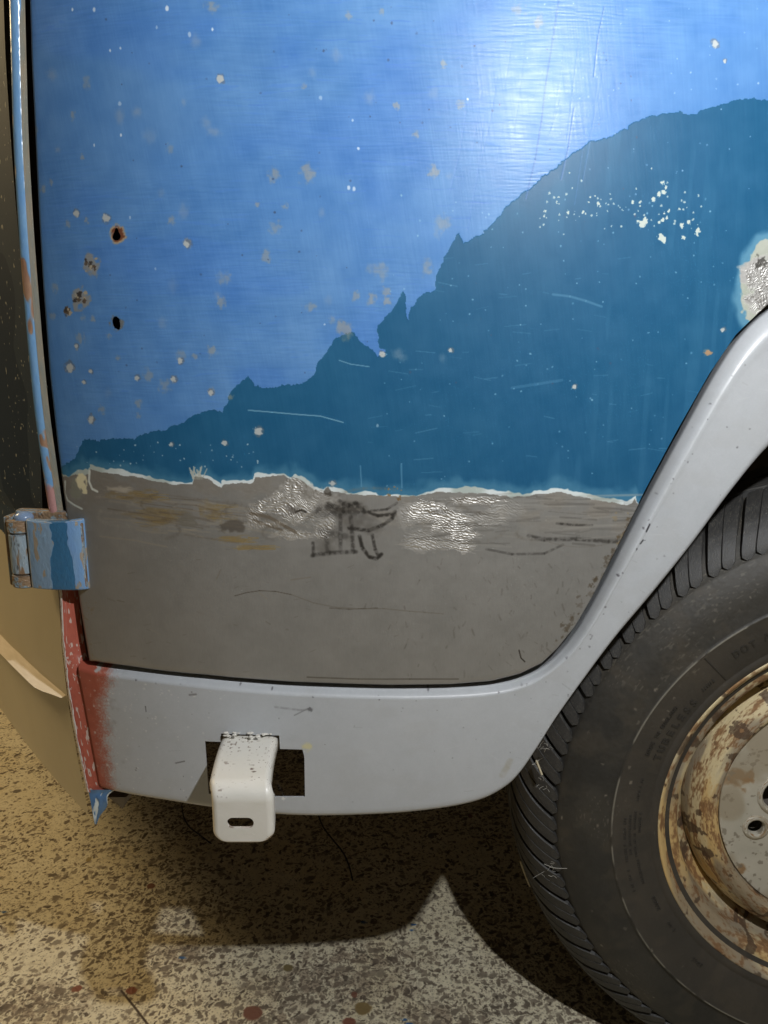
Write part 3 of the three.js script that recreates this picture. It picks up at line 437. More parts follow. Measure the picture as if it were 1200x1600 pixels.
mesh('flange_edge', gridGeo(3, 60, (a, b) => {
  const r = rowRed(1 - b), wob = (fbm(b * 40, 3, 2) - 0.5) * 3; const k = [[-1.5, 0.003], [-2.4, 0.0072], [-0.6, 0.0084], [1.4 + wob, 0.0074]][Math.round(a * 3)]; const p = at(r[1] + k[0], r[0], k[1]); return [p.x, p.y, p.z, a, b];
}), whiteMat, van, 'whitened bare edge of the pillar flange');
const tipMat = noisy(256, 256, 0.03, 0.03, (x, y) => { const f = fbm(x * 150, y * 150, 3), w = sst(0.52, 0.6, fbm(x * 90 + 7, y * 90, 3)); let col = mix3(rgb(96, 134, 172), rgb(74, 112, 158), f); col = mix3(col, rgb(206, 214, 214), w); return [...col, 0.5, 0, 0.5 + w * 0.4]; }, { bumpScale: 0.0012 });
mesh('flange_tip', gridGeo(10, 14, (a, b) => {
  const y = mix(1234, 1288, b), l = mix(137.5, 148, Math.pow(b, 0.9)), r = mix(181, 151, Math.pow(b, 0.8)) - 6 * Math.sin(b * 9) * (1 - b); const p = at(mix(l, r, a), y, mix(0.0075, 0.0005, a) + (fbm(a * 4, b * 4, 2) - 0.5) * 0.004); return [p.x, p.y, p.z, a, b];
}), tipMat, van, 'torn blue tip of the flange with white flaking paint');
mesh('rubber_scrap', (() => { const p = at(190, 1244, -0.03); const g = new THREE.ConeGeometry(0.014, 0.02, 5); g.rotateX(Math.PI); g.translate(p.x, p.y - 0.004, p.z); return g; })(), darkMat, van);

const beadC = [[20, -300], [22, -100], [25, 0], [28, 120], [31, 220], [37, 330], [44, 430], [53, 540], [63, 640], [74, 720], [82, 775], [86, 800]];
const beadMat = noisy(128, 1024, 0.03, 0.55, (x, y) => {                 // y runs down the bead
  const f = fbm(x * 200, y * 120, 3), s = fbm(x * 60 + 3, y * 34 + 1.7, 3); let col = mix3(rgb(98, 142, 188), rgb(118, 156, 190), f);
  const rust = Math.max(sst(0.53, 0.60, s), 0); col = mix3(col, mix3(rgb(128, 92, 70), rgb(154, 124, 98), f), rust);
  const pink = sst(0.475, 0.49, y + (f - 0.5) * 0.02); col = mix3(col, rgb(168, 124, 120), pink);
  return [...col, mix(0.22, 0.7, Math.max(rust, pink)), 0, 0.5 + (f - 0.5) * 0.4 - rust * 0.2];
}, { bumpScale: 0.0008 });
mesh('pillar_bead', gridGeo(12, 90, (a, b) => {
  const q = cr(beadC, b), p = at(q[0], q[1], 0), an = mix(-0.35, Math.PI + 0.3, a), r = 0.0056; return [p.x - Math.cos(an) * r, p.y, p.z - 0.002 + Math.sin(an) * r, a, b];
}, true), beadMat, van, 'rolled blue pillar bead with rust spots');
const tanMat = noisy(64, 512, 0.01, 0.5, (x, y) => { const f = fbm(x * 200, y * 90, 3); return [...mix3(rgb(132, 116, 92), rgb(98, 104, 98), f), 0.65, 0, f]; });
mesh('pillar_lip', gridGeo(3, 60, (a, b) => { const q = cr(beadC, b), p = at(q[0] + 4 + a * 10, q[1], mix(0.001, -0.004, a)); return [p.x, p.y, p.z, a, b]; }, true), tanMat, van, 'thin tan edge beside the bead');
mesh('door_seal', gridGeo(4, 70, (a, b) => { const y = mix(-300, 1060, b); const l = y < 790 ? cr(beadC, Math.min(1, (y + 300) / 1100))[0] - 6 : mix(80, 116, (y - 790) / 270); const p = at(mix(l, l + 70, a), y, -0.022); return [p.x, p.y, p.z]; }, true), sealMat, van, 'dark recess behind the door gap');

// nose panel: leaves the pillar and turns towards the front of the van
const nosePage = new Page(512, 1024, 0, 0.3, 0.3, 1.3);
const yBeige = at(20, 862).y;
nosePage.fill((s, y) => {
  const f = fbm(s * 160, y * 160, 3), m = fbm(s * 20, y * 14 + 2, 3); let col, r = 0.45;
  if (y < yBeige + (vn(s * 60, 4) - 0.5) * 0.004) { col = mix3(rgb(206, 197, 172), rgb(196, 187, 163), m); r = 0.5; }
  else { r = 0.65; col = mix3(rgb(44, 62, 82), rgb(56, 70, 86), m); const t = sst(0.53, 0.545, fbm(s * 12 + 4, y * 9, 3)); col = mix3(col, rgb(28, 48, 70), t); const c = sst(0.82, 0.85, fbm(s * 260, y * 260, 2)); col = mix3(col, rgb(170, 170, 162), c); }
  return [...col, r, 0, 0.5 + (f - 0.5) * 0.15];
});
const noseMat = nosePage.material({ bumpScale: 0.0005, specularIntensity: 0.4 });
function noseRoot(y) {                                          // start of the nose surface in plan at world height y
  const py = toPx(-0.33, y, S(-0.33))[1]; let px;
  if (py < 800) px = cr(beadC, Math.min(1, (py + 300) / 1100))[0] - 9; else px = lerpTab(rowsRed.map(r => [r[0], r[1]]), py);
  return at(px, py, 0);
}
const NA = 47 * Math.PI / 180;
function nosePt(y, s) { const r = noseRoot(y); const c = s * s * 0.5; const tuck = y < 0.40 ? (0.40 - y) * 0.35 : 0; return [r.x - 0.002 - Math.cos(NA) * s - Math.cos(NA + 0.5) * c * 0, y, r.z - Math.sin(NA) * s - c * 0.45]; }
{
  const yb = at(142, 1268).y;
  const lower = gridGeo(24, 50, (a, b) => { const y = mix(yb - 0.004, yBeige + 0.03, b), s = a * 1.2; const p = nosePt(y, s); return [p[0], p[1], p[2], s / 0.3, (y - 0.3) / 1.0]; }, true);
  const upper = gridGeo(24, 40, (a, b) => { const y = mix(yBeige + 0.03, 1.3, b), s = 0.012 + a * 1.19; const p = nosePt(y, s); return [p[0], p[1], p[2], s / 0.3, Math.min(0.998, (y - 0.3) / 1.0)]; }, true);
  mesh('nose_panel', mergeGeometries([lower, upper]), noseMat, van, 'nose panel, dark blue above and beige primer below');
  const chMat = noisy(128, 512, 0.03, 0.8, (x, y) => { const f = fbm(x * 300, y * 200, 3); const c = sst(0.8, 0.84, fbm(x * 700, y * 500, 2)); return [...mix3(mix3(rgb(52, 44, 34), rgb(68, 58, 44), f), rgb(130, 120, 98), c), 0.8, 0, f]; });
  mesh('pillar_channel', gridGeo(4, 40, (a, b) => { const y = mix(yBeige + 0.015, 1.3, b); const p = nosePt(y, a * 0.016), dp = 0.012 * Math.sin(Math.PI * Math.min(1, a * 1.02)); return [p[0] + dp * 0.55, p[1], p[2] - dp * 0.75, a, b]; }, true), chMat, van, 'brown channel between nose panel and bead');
  // pale folded ledge across the lower nose
  const lm = noisy(128, 64, 0.2, 0.03, (x, y) => { const f = fbm(x * 120, y * 120, 3); return [...mix3(rgb(226, 214, 196), rgb(206, 194, 172), f), 0.55, 0, f]; });
  mesh('nose_ledge', gridGeo(26, 4, (a, b) => {
    const s = 0.003 + a * 0.40, yl = at(105, 1087).y + (fbm(s * 60, 2, 2) - 0.5) * 0.0012; const w = Math.min(0.0135, 0.004 + s * 0.22); const p = nosePt(yl, s); const nx = -Math.sin(NA), nz = Math.cos(NA);
    return [p[0] + nx * w * b, yl - w * b * 0.25, p[2] + nz * w * b, a, b];
  }), lm, van, 'pale cream ledge folded across the lower nose');
}

// ---- hinge
{
  const H = new THREE.Group(); H.name = 'hinge'; van.add(H); H.userData.label = 'worn blue door hinge with rusty barrel';
  const pc = at(89, 859, 0); H.position.copy(pc); H.rotation.y = -0.16; H.scale.set(1.12, 1.03, 1.1);
  const page = new Page(512, 512, 0, 1, 0, 1);
  page.fill((u, v) => {
    const f = fbm(u * 9, v * 9, 4), g = fbm(u * 40, v * 40, 3), n = (fbm(1.7, v * 7, 3) - 0.5) * 0.16 + (fbm(8.2, v * 26, 2) - 0.5) * 0.05;
    let col = mix3(rgb(120, 152, 184), rgb(104, 142, 188), f); const greyl = sst(0.34, 0.28, u + n); col = mix3(col, rgb(128, 148, 164), greyl * 0.7);
    const teal = sst(0.30, 0.31, u + n * 0.9) * sst(0.55, 0.54, u - n * 0.7 + (v - 0.5) * 0.04) ; col = mix3(col, mix3(rgb(50, 98, 136), rgb(58, 106, 140), g), teal);
    const t2 = sst(0.91, 0.92, u + n * 0.4); col = mix3(col, rgb(64, 112, 148), t2);
    const edge = Math.max(sst(0.05, 0.03, v + (g - 0.5) * 0.05), sst(0.04, 0.02, u + (g - 0.5) * 0.04)); col = mix3(col, rgb(168, 160, 142), edge * 0.8);
    const rust = sst(0.66, 0.72, fbm(u * 14 + 3, v * 10, 3)) * (1 - teal); col = mix3(col, rgb(150, 128, 100), rust * 0.8);
    return [...col, 0.24 + rust * 0.4, 0, 0.5 + (g - 0.5) * 0.25 + (f - 0.5) * 0.3 + teal * -0.12];
  });
  const leafMat = page.material({ bumpScale: 0.0012 });
  const brl = noisy(256, 256, 1, 1, (u, v) => { const f = fbm(u * 10, v * 8, 4), g = fbm(u * 40, v * 30, 3); let col = mix3(rgb(134, 152, 166), rgb(148, 160, 166), g); const rust = sst(0.50, 0.58, f); col = mix3(col, mix3(rgb(138, 112, 84), rgb(108, 86, 68), g), rust); const d = sst(0.7, 0.74, g); col = mix3(col, rgb(60, 60, 62), d * 0.7); return [...col, 0.5 + rust * 0.2, 0, g]; }, { bumpScale: 0.001 });
  const rustMat = noisy(256, 256, 1, 1, (u, v) => { const f = fbm(u * 8, v * 8, 4), g = fbm(u * 30 + 3, v * 30, 3); let col = mix3(rgb(150, 126, 98), rgb(120, 96, 74), g); col = mix3(col, rgb(130, 146, 156), sst(0.5, 0.62, f)); return [...col, 0.6, 0, g]; }, { bumpScale: 0.001 });
  const hh = 0.0305;
  // leaf: plan outline (front side), extruded in height with rounded top and bottom
  const plan = [[-0.0135, 0.0170], [-0.008, 0.0182], [0.000, 0.0186], [0.008, 0.0186], [0.016, 0.0180], [0.023, 0.0166], [0.0285, 0.0140], [0.0315, 0.0100], [0.0325, 0.0055], [0.0328, -0.004]];
  const vrow = [[-1, 0.006], [-1, 0.0022], [-0.985, 0.0008], [-0.94, 0]];
  const vr = [...vrow, [-0.5, 0], [0, 0], [0.5, 0], ...vrow.slice().reverse().map(q => [-q[0], q[1]])];
  const g = gridGeo(plan.length - 1 + 12, vr.length - 1, (a, b, i, j) => { const t = cr(plan, a), v = vr[j]; const sag = v[0] < 0 ? -0.0035 * sst(0.45, 0, a) * 0 + 0.004 * sst(0.8, 1, a) : -0.001 * Math.sin(a * 6); return [t[0], v[0] * hh + sag, t[1] - v[1], a, j / (vr.length - 1)]; });
  mesh('leaf', g, leafMat, H, 'blue hinge leaf with a dark teal band of older paint');
  mesh('leaf_back', new RoundedBoxGeometry(0.044, 0.058, 0.008, 2, 0.002).translate(0.009, 0, 0.009), brl, H);
  const cyl = (r, y0, y1) => { const n = 5, pts = [[r - 0.0012, y0], [r - 0.0003, y0 + 0.0005], [r, y0 + 0.0013], [r, y1 - 0.0013], [r - 0.0003, y1 - 0.0005], [r - 0.0012, y1], [0.0001, y1]].map(p => new THREE.Vector2(...p)); return new THREE.LatheGeometry(pts, 32).translate(-0.0235, 0, 0.0085); };
  mesh('knuckle', cyl(0.0104, 0.0176, 0.0285), rustMat, H, 'rusty upper hinge knuckle'); mesh('knuckle', cyl(0.0100, -0.0186, 0.0170), brl, H, 'blue grey middle hinge knuckle'); mesh('knuckle', cyl(0.0104, -0.0305, -0.0192), rustMat, H, 'rusty lower hinge knuckle');
  const blueG = plain(0.20, 0.28, 0.42, 0.2);
  mesh('pin_head', new THREE.SphereGeometry(0.0075, 24, 12).scale(1, 0.75, 1).translate(-0.0215, 0.0295, 0.007), blueG, H);
  // fixed leaf on the pillar: stands behind the barrel, its top edge shows above
  mesh('fixed_leaf', mergeGeometries([new RoundedBoxGeometry(0.008, 0.062, 0.022, 2, 0.002).translate(-0.0335, 0, 0.000), new RoundedBoxGeometry(0.056, 0.070, 0.010, 3, 0.003).translate(-0.004, 0.0005, -0.001)]), rustMat, H, 'rusty fixed leaf on the pillar');
  const wt = new THREE.SphereGeometry(0.0075, 16, 10).scale(1.2, 0.6, 0.8).translate(0.022, 0.0345, 0); mesh('weld_lump', wt, rustMat, H);
}

// ---- bumper bracket through the valance
{
  const bm = (() => { const p = new Page(512, 768, 0, 1, 0, 1); p.fill((u, v) => { const f = fbm(u * 12, v * 16, 4), g = fbm(u * 50, v * 70, 3); let col = mix3(rgb(216, 213, 203), rgb(225, 222, 214), f); const dirt = sst(0.82, 0.97, v) * sst(0.42, 0.62, fbm(u * 22, v * 34, 3)); col = mix3(col, rgb(172, 154, 144), dirt * 0.6); const sp_ = sst(0.79, 0.82, vn(u * 90, v * 110)) * sst(0.45, 0.8, v + (f - 0.5)); col = mix3(col, rgb(120, 104, 92), sp_ * 0.7); return [...col, 0.34 + (g - 0.5) * 0.1 + dirt * 0.3, 0, 0.5 + (g - 0.5) * 0.12 + dirt * (g - 0.5) * 1.2]; });
    p.blob(0.76, 0.028, 0.1, 0.012, 0.3, rgb(140, 120, 96), { rag: 0.8 }); for (const [u, v] of [[0.18, 0.52], [0.24, 0.535], [0.2, 0.49], [0.21, 0.46], [0.32, 0.54], [0.75, 0.46], [0.7, 0.5], [0.56, 0.56], [0.55, 0.58], [0.64, 0.72], [0.3, 0.74], [0.82, 0.62]]) p.blob(u, v, 0.010, 0.006, 0.3, rgb(96, 80, 70), { rag: 0.6, alpha: 0.8 }); return p.material({ bumpScale: 0.0006 }); })();
  // side view of the centre line, from the free lower end up and back into the panel; found from the pixels
  const back = at(390, 1146, 0.0), zf = 0.078;
  const pf = (px, py, z) => onPlane(px, py, z);
  const fb = pf(380, 1316, zf), fm = pf(380, 1256, zf);
  const bend = fm.y + 0.004, topY = back.y - 0.002;
  const yBend = pf(380, 1236, zf).y, Rb = 0.014, sl = Math.atan2(topY - yBend, zf - Rb * 0.5);      // slope of the upper plate
  const path = [], seg = (n, f) => { for (let k = path.length ? 1 : 0; k <= n; k++) path.push(f(k / n)); };
  const ya = yBend - Rb * 0.75, aEnd = Math.PI / 2 - sl;
  seg(16, t => [mix(fb.y, ya, t), zf]);
  seg(16, t => [ya + Rb * Math.sin(t * aEnd), zf - Rb * (1 - Math.cos(t * aEnd))]);
  const pe = path[path.length - 1];
  seg(20, t => [mix(pe[0], topY, t), mix(pe[1], 0, t)]);
  seg(10, t => [topY - 0.004 * t, -0.11 * t]);
  const xl0 = pf(330, 1280, zf).x, xr0 = pf(427, 1280, zf).x, xl1 = at(347, 1150).x, xr1 = at(434, 1150).x;
  const NU = 124, T = 0.0025, flangeLen = 0.0115, R = 0.0055;
  const sec = []; // [along width s(-1..1), corner inset, drop]
  for (const [e, d] of [[-1, flangeLen], [-1, flangeLen * 0.5], [-1, R]]) sec.push([-1, 0, d]);
  for (let k = 1; k <= 5; k++) { const a = k / 5 * Math.PI / 2; sec.push([-1, R * (1 - Math.cos(a)), R * (1 - Math.sin(a))]); }
  const mid = [-0.5, 0, 0.5].map(s => [s, 0, 0]);
  const right = sec.slice().reverse().map(q => [1, q[1], q[2]]);
  const SEC = [...sec, ...mid, ...right];
  const build = (inner) => {
    const out = [];
    for (let i = 0; i <= NU; i++) {
      const t = i / NU, q = cr(path, t), q2 = cr(path, Math.min(1, t + 0.006)), q1 = cr(path, Math.max(0, t - 0.006));
      let ty = q2[0] - q1[0], tz = q2[1] - q1[1]; const tl = Math.hypot(ty, tz) || 1; ty /= tl; tz /= tl; const ny = -tz, nz = ty;   // outward normal
      const w01 = sst(0.25, 0.8, t); let xl = mix(xl0, xl1, w01), xr = mix(xr0, xr1, w01); const arc = q[0] - fb.y; const rc = 0.008; const narrow = (t < 0.3 && arc < rc) ? rc - Math.sqrt(Math.max(0, rc * rc - (rc - arc) ** 2)) : 0; xl += narrow; xr -= narrow;
      const cx = (xl + xr) / 2, hw = (xr - xl) / 2 - (inner ? T : 0), row = [];
      for (const [s, ins, drop] of SEC) { const fl = (flangeLen - 0.004) * sst(0.02, 0.10, t) + 0.004; const dd = Math.min(drop, fl) + (inner ? T : 0) * (drop < R ? 1 : 0) ; const x = Math.abs(s) === 1 ? cx + Math.sign(s) * (hw - ins) : cx + s * (hw - R); row.push([x, q[0] - ny * dd * 1, q[1] - nz * dd]); }
      out.push(row);
    }
    return out;
  };
  const O = build(false), I = build(true), M = SEC.length, pos = [], uv = [], ix = [];
  for (const G of [O, I]) G.forEach((row, i) => row.forEach((p, k) => { pos.push(...p); uv.push(k / (M - 1), i / NU); }));
  const N = (NU + 1) * M, id = (s, i, k) => s * N + i * M + k, quad = (a, b, c, d) => ix.push(a, b, c, a, c, d);
  for (let i = 0; i < NU; i++) for (let k = 0; k < M - 1; k++) { quad(id(0, i, k), id(0, i, k + 1), id(0, i + 1, k + 1), id(0, i + 1, k)); quad(id(1, i, k), id(1, i + 1, k), id(1, i + 1, k + 1), id(1, i, k + 1)); }
  for (let i = 0; i < NU; i++) { quad(id(0, i, 0), id(0, i + 1, 0), id(1, i + 1, 0), id(1, i, 0)); quad(id(0, i, M - 1), id(1, i, M - 1), id(1, i + 1, M - 1), id(0, i + 1, M - 1)); }
  for (let k = 0; k < M - 1; k++) { quad(id(0, 0, k), id(1, 0, k), id(1, 0, k + 1), id(0, 0, k + 1)); quad(id(0, NU, k), id(0, NU, k + 1), id(1, NU, k + 1), id(1, NU, k)); }
  const g = new THREE.BufferGeometry(); g.setAttribute('position', new THREE.Float32BufferAttribute(pos, 3)); g.setAttribute('uv', new THREE.Float32BufferAttribute(uv, 2)); g.setIndex(ix); g.computeVertexNormals();
  const sc = pf(375.5, 1286, zf), hwS = 0.0105, hhS = 0.0046, ss = new THREE.Shape();
  const hw = hwS - hhS; ss.moveTo(-hw, -hhS); ss.lineTo(hw, -hhS); ss.absarc(hw, 0, hhS, -Math.PI / 2, Math.PI / 2, false); ss.lineTo(-hw, hhS); ss.absarc(-hw, 0, hhS, Math.PI / 2, Math.PI * 1.5, false);
  const cut = new THREE.ExtrudeGeometry(ss, { depth: 0.03, bevelEnabled: false, curveSegments: 16 }); cut.translate(sc.x, sc.y, zf - 0.018);
  const ev = new Evaluator(); ev.useGroups = false; ev.attributes = ['position', 'uv', 'normal'];
  const A = new Brush(g), B = new Brush(cut); A.updateMatrixWorld(); B.updateMatrixWorld();
  mesh('bumper_bracket', ev.evaluate(A, B, SUBTRACTION).geometry, bm, van, 'white painted bumper bracket with a slot, poking through the valance');
  // weld crumbs where the bracket leaves the panel
  const cr_ = [];
  for (let k = 0; k < 34; k++) { const p = at(rr(354, 428) - rnd() * 6, rr(1143, 1151), rr(-0.001, 0.010)); const s = new THREE.IcosahedronGeometry(rr(0.0006, 0.0016), 1); s.scale(rr(1, 2.2), 0.6, rr(0.8, 1.6)); s.translate(p.x, p.y - 0.0005, p.z); cr_.push(s); }
  mesh('weld_bead', mergeGeometries(cr_), bm, van);
}

// ---- underbody: floor pan, inner wing and wheel well that keep the underside dark
{
  const um = noisy(256, 256, 1, 1, (x, y) => { const f = fbm(x * 20, y * 20, 4); return [...mix3(rgb(112, 101, 90), rgb(134, 121, 106), f), 0.85, 0, f]; });
  function floorPan() {
    const pts = []; for (let k = 0; k <= 12; k++) { const p = nosePt(0.47, 0.01 + k / 12 * 1.18); pts.push(new THREE.Vector2(p[0] + 0.02, -(p[2] - 0.015))); }
    pts.push(new THREE.Vector2(0.13, -pts[pts.length - 1].y * -1)); pts.push(new THREE.Vector2(0.13, 0.06));
    pts[pts.length - 2].y = pts[pts.length - 3].y;
    const g = new THREE.ExtrudeGeometry(new THREE.Shape(pts), { depth: 0.02, bevelEnabled: false }); g.rotateX(-Math.PI / 2); g.translate(0, 0.46, 0); return g.toNonIndexed ? (g.index ? g.toNonIndexed() : g) : g;
  }
  const nb = (...a) => new THREE.BoxGeometry(...a).toNonIndexed();
  mesh('underbody', mergeGeometries([floorPan(), nb(1.9, 0.02, 0.95).translate(0.75, 0.72, -0.85), nb(1.4, 0.8, 0.02).translate(0.45, 0.95, -0.32), nb(0.02, 0.27, 0.9).translate(0.13, 0.60, -0.75)]), um, van, 'dark underside of the van');
  // wheel well liner following the arch
  mesh('wheel_well', gridGeo(40, 6, (a, b) => { const t = mix(0.36, 1, a), p = at(...cr(archW, t)); const z = mix(p.z - 0.012, -0.32, b); return [p.x - 0.004 + b * 0.0, p.y + 0.004 + b * 0.02, z]; }), um, van, 'dark wheel well above the tyre');
}

// ---- wheel
const WC = new THREE.Vector3(0.466, 0.306, -0.052), STEER = -4 * Math.PI / 180;
const wheelM = new THREE.Matrix4().makeRotationY(STEER).setPosition(WC);
function placeWheel(g, clamp = true) {
  g.applyMatrix4(wheelM); const p = g.attributes.position;
  if (clamp) for (let k = 0; k < p.count; k++) if (p.getY(k) < 0.002) p.setY(k, 0.002);
  return g;
}
function latheZ(prof, seg, a0 = 0, a1 = Math.PI * 2, mod) {
  const len = [0]; for (let k = 1; k < prof.length; k++) len.push(len[k - 1] + Math.hypot(prof[k][0] - prof[k - 1][0], prof[k][1] - prof[k - 1][1]));
  return gridGeo(seg, prof.length - 1, (a, b, i, j) => { const th = mix(a0, a1, a); let r = prof[j][0], z = prof[j][1]; if (mod) [r, z] = mod(r, z, th, j); return [r * Math.cos(th), r * Math.sin(th), z, a, len[j] / len[len.length - 1]]; });
}
const tyreProf = [[0.176, -0.010], [0.190, -0.004], [0.1935, 0.0005], [0.1975, 0.0032], [0.2015, 0.0040], [0.2035, 0.0028], [0.2050, 0.0032], [0.2150, 0.0072], [0.2300, 0.0108], [0.2405, 0.0122], [0.2425, 0.0138], [0.2440, 0.0138], [0.2456, 0.0112], [0.2600, 0.0118], [0.2720, 0.0098], [0.2830, 0.0058], [0.2915, 0.0006], [0.2935, -0.0008], [0.2945, -0.0030], [0.3010, -0.0090], [0.3100, -0.0170], [0.3190, -0.0290], [0.3250, -0.0460], [0.3280, -0.0620], [0.3295, -0.0900], [0.3285, -0.1180], [0.3260, -0.1340], [0.318, -0.152], [0.308, -0.166], [0.290, -0.180], [0.262, -0.190], [0.220, -0.186], [0.190, -0.175]];
const tyreLen = [0]; for (let k = 1; k < tyreProf.length; k++) tyreLen.push(tyreLen[k - 1] + Math.hypot(tyreProf[k][0] - tyreProf[k - 1][0], tyreProf[k][1] - tyreProf[k - 1][1]));
const RIDGE = (tyreLen[10] + tyreLen[11]) / 2, TLEN = tyreLen[tyreLen.length - 1];
const tyrePage = new Page(1600, 640, 0, 2.0, 0, TLEN);
tyrePage.fill((x, y) => {
  const f = fbm(x * 50, y * 50, 4), g = fbm(x * 300, y * 300, 3), c = fbm(x * 16 + 3, y * 24, 3); let col = mix3(rgb(42, 41, 38), rgb(56, 53, 47), sst(0.3, 0.7, c)); col = mix3(col, rgb(76, 68, 56), 0.35 * sst(0.5, 0.75, f)); col = col.map(v => v + (g - 0.5) * 0.04);
  const inner = sst(RIDGE + 0.001, RIDGE - 0.002, y); col = mix3(col, rgb(74, 67, 58), inner * mix(0.35, 0.8, c));   // brown dust on the bead area, rubbed ridge
  const rg = sst(0.0013, 0.0006, Math.abs(y - RIDGE)) * sst(0.3, 0.55, fbm(x * 40, 3, 3)); col = mix3(col, rgb(136, 132, 120), rg * 0.8);
  const sc = sst(0.78, 0.82, vn(x * 240, y * 700)) * sst(0.55, 0.7, c); col = mix3(col, rgb(120, 114, 102), sc * 0.35);
  return [...col, 0.62 + (g - 0.5) * 0.14, 0, 0.5 + (g - 0.5) * 0.35];
});
for (let k = 0; k < 60; k++) tyrePage.blob(rr(0.3, 1.4), rr(0.05, 0.2), rr(0.001, 0.003), rr(0.001, 0.002), 0.5, rgb(134, 126, 112), { rag: 0.9, alpha: rr(0.3, 0.8) });
const rubber = tyrePage.material({ bumpScale: 0.0007 });
const treadMat = noisy(256, 256, 1, 1, (x, y) => { const f = fbm(x * 14, y * 14, 4), g = fbm(x * 60, y * 60, 3); let col = mix3(rgb(42, 42, 42), rgb(60, 59, 57), f); col = mix3(col, rgb(100, 94, 82), 0.4 * sst(0.58, 0.72, g)); return [...col, 0.6 + (g - 0.5) * 0.2, 0, g]; }, { bumpScale: 0.0002 });
const TR = 0.331;
const tyre = mesh('tyre', placeWheel(latheZ(tyreProf, 220)), rubber, van, 'dusty black tyre with slanted shoulder tread');
// shoulder tread blocks, each with its own edges; every second gap is a narrow sipe
{
  const top = [[0.2950, 0.0006], [0.3025, -0.0040], [0.3110, -0.0090], [0.3195, -0.0165], [0.3270, -0.0280], [0.3325, -0.0430], [0.3350, -0.0590]];
  const NB = 114, dA = Math.PI * 2 / NB;
  const variants = [];
  for (const kind of [0, 1]) {
    const g0 = kind ? 0.012 : 0.16, g1 = kind ? 0.16 : 0.012;         // half gaps as a share of the pitch
    const us = [0, 0.04, 0.3, 0.7, 0.96, 1], nu = 5, nv = 12, P = [], shell = (lift, shrink) => { for (let j = 0; j <= nv; j++) { const b = j / nv, q = cr(top, b), q0 = cr(top, Math.max(0, b - 0.02)), q1 = cr(top, Math.min(1, b + 0.02)); let nr = -(q1[1] - q0[1]), nz = (q1[0] - q0[0]); const l = Math.hypot(nr, nz); nr /= l; nz /= l; const skew = 1.3 - 2.5 * Math.pow(b, 1.25); const tip = 0.30 * Math.pow(Math.max(0, 1 - b / 0.10), 1.6); for (let i = 0; i <= nu; i++) { const a = us[i]; const round = (i === 0 || i === nu) ? 0.0006 : 0; const lo = g0 + tip, hi = 1 - g1 - tip; const th = (mix(lo, hi, a) + skew) * dA; const endr = b < 0.05 ? 0.0012 : 0; const r = q[0] + nr * (lift - round - endr), z = q[1] + nz * (lift - round - endr); P.push([r * Math.cos(th), r * Math.sin(th), z, a, b]); } } };
    shell(0, 0); shell(-0.0075, 0);
    const w = nu + 1, N = w * (nv + 1), pos = [], uv = [], ix = []; P.forEach(p => { pos.push(p[0], p[1], p[2]); uv.push(p[3] * 0.3 + kind * 0.4, p[4]); });
    const id = (s, i, j) => s * N + j * w + i, quad = (a, b, c, d) => ix.push(a, b, c, a, c, d);
    for (let j = 0; j < nv; j++) for (let i = 0; i < nu; i++) quad(id(0, i, j), id(0, i + 1, j), id(0, i + 1, j + 1), id(0, i, j + 1));
    for (let j = 0; j < nv; j++) { quad(id(0, 0, j), id(0, 0, j + 1), id(1, 0, j + 1), id(1, 0, j)); quad(id(0, nu, j), id(1, nu, j), id(1, nu, j + 1), id(0, nu, j + 1)); }
    for (let i = 0; i < nu; i++) { quad(id(0, i, 0), id(1, i, 0), id(1, i + 1, 0), id(0, i + 1, 0)); quad(id(0, i, nv), id(0, i + 1, nv), id(1, i + 1, nv), id(1, i, nv)); }
    const g = new THREE.BufferGeometry(); g.setAttribute('position', new THREE.Float32BufferAttribute(pos, 3)); g.setAttribute('uv', new THREE.Float32BufferAttribute(uv, 2)); g.setIndex(ix); variants.push(toCreasedNormals(g, 0.7));
  }
  const rest = [];
  for (let k = 0; k < NB; k++) {
    const th = (k + 0.3) * dA, deg = th * 180 / Math.PI;
    if (deg > 68 && deg < 238) {
      const m = mesh('tread_block', variants[k % 2], treadMat, tyre); m.rotation.order = 'YXZ';
      m.matrixAutoUpdate = true; m.position.copy(WC); m.rotation.y = STEER; m.rotation.z = th;
    } else { const g = variants[k % 2].clone(); g.rotateZ(th); placeWheel(g); rest.push(g); }
  }
  const r = mesh('tread_rear', mergeGeometries(rest), treadMat, tyre); r.userData.kind = 'stuff';
  // ribs of the crown, with zigzag edges
  for (const [z0, z1] of [[-0.066, -0.098], [-0.105, -0.134]]) {
    const zig = (th, ph) => { const u = ((th * 57 / (Math.PI * 2) + ph) % 1 + 1) % 1; return (Math.abs(u - 0.5) - 0.25) * 0.014; };
    const prof = [[0.3265, z0], [0.3350, z0], [0.3362, z0 - 0.001], [0.3368, (z0 + z1) / 2], [0.3364, z1 + 0.001], [0.3350, z1], [0.3265, z1]];
    mesh('tread_rib', placeWheel(latheZ(prof, 536, 0, Math.PI * 2, (r_, z, th, j) => [r_, z + (j < 3 ? zig(th, 0) : j > 3 ? zig(th, 0.3) : 0)])), treadMat, tyre);
  }
}
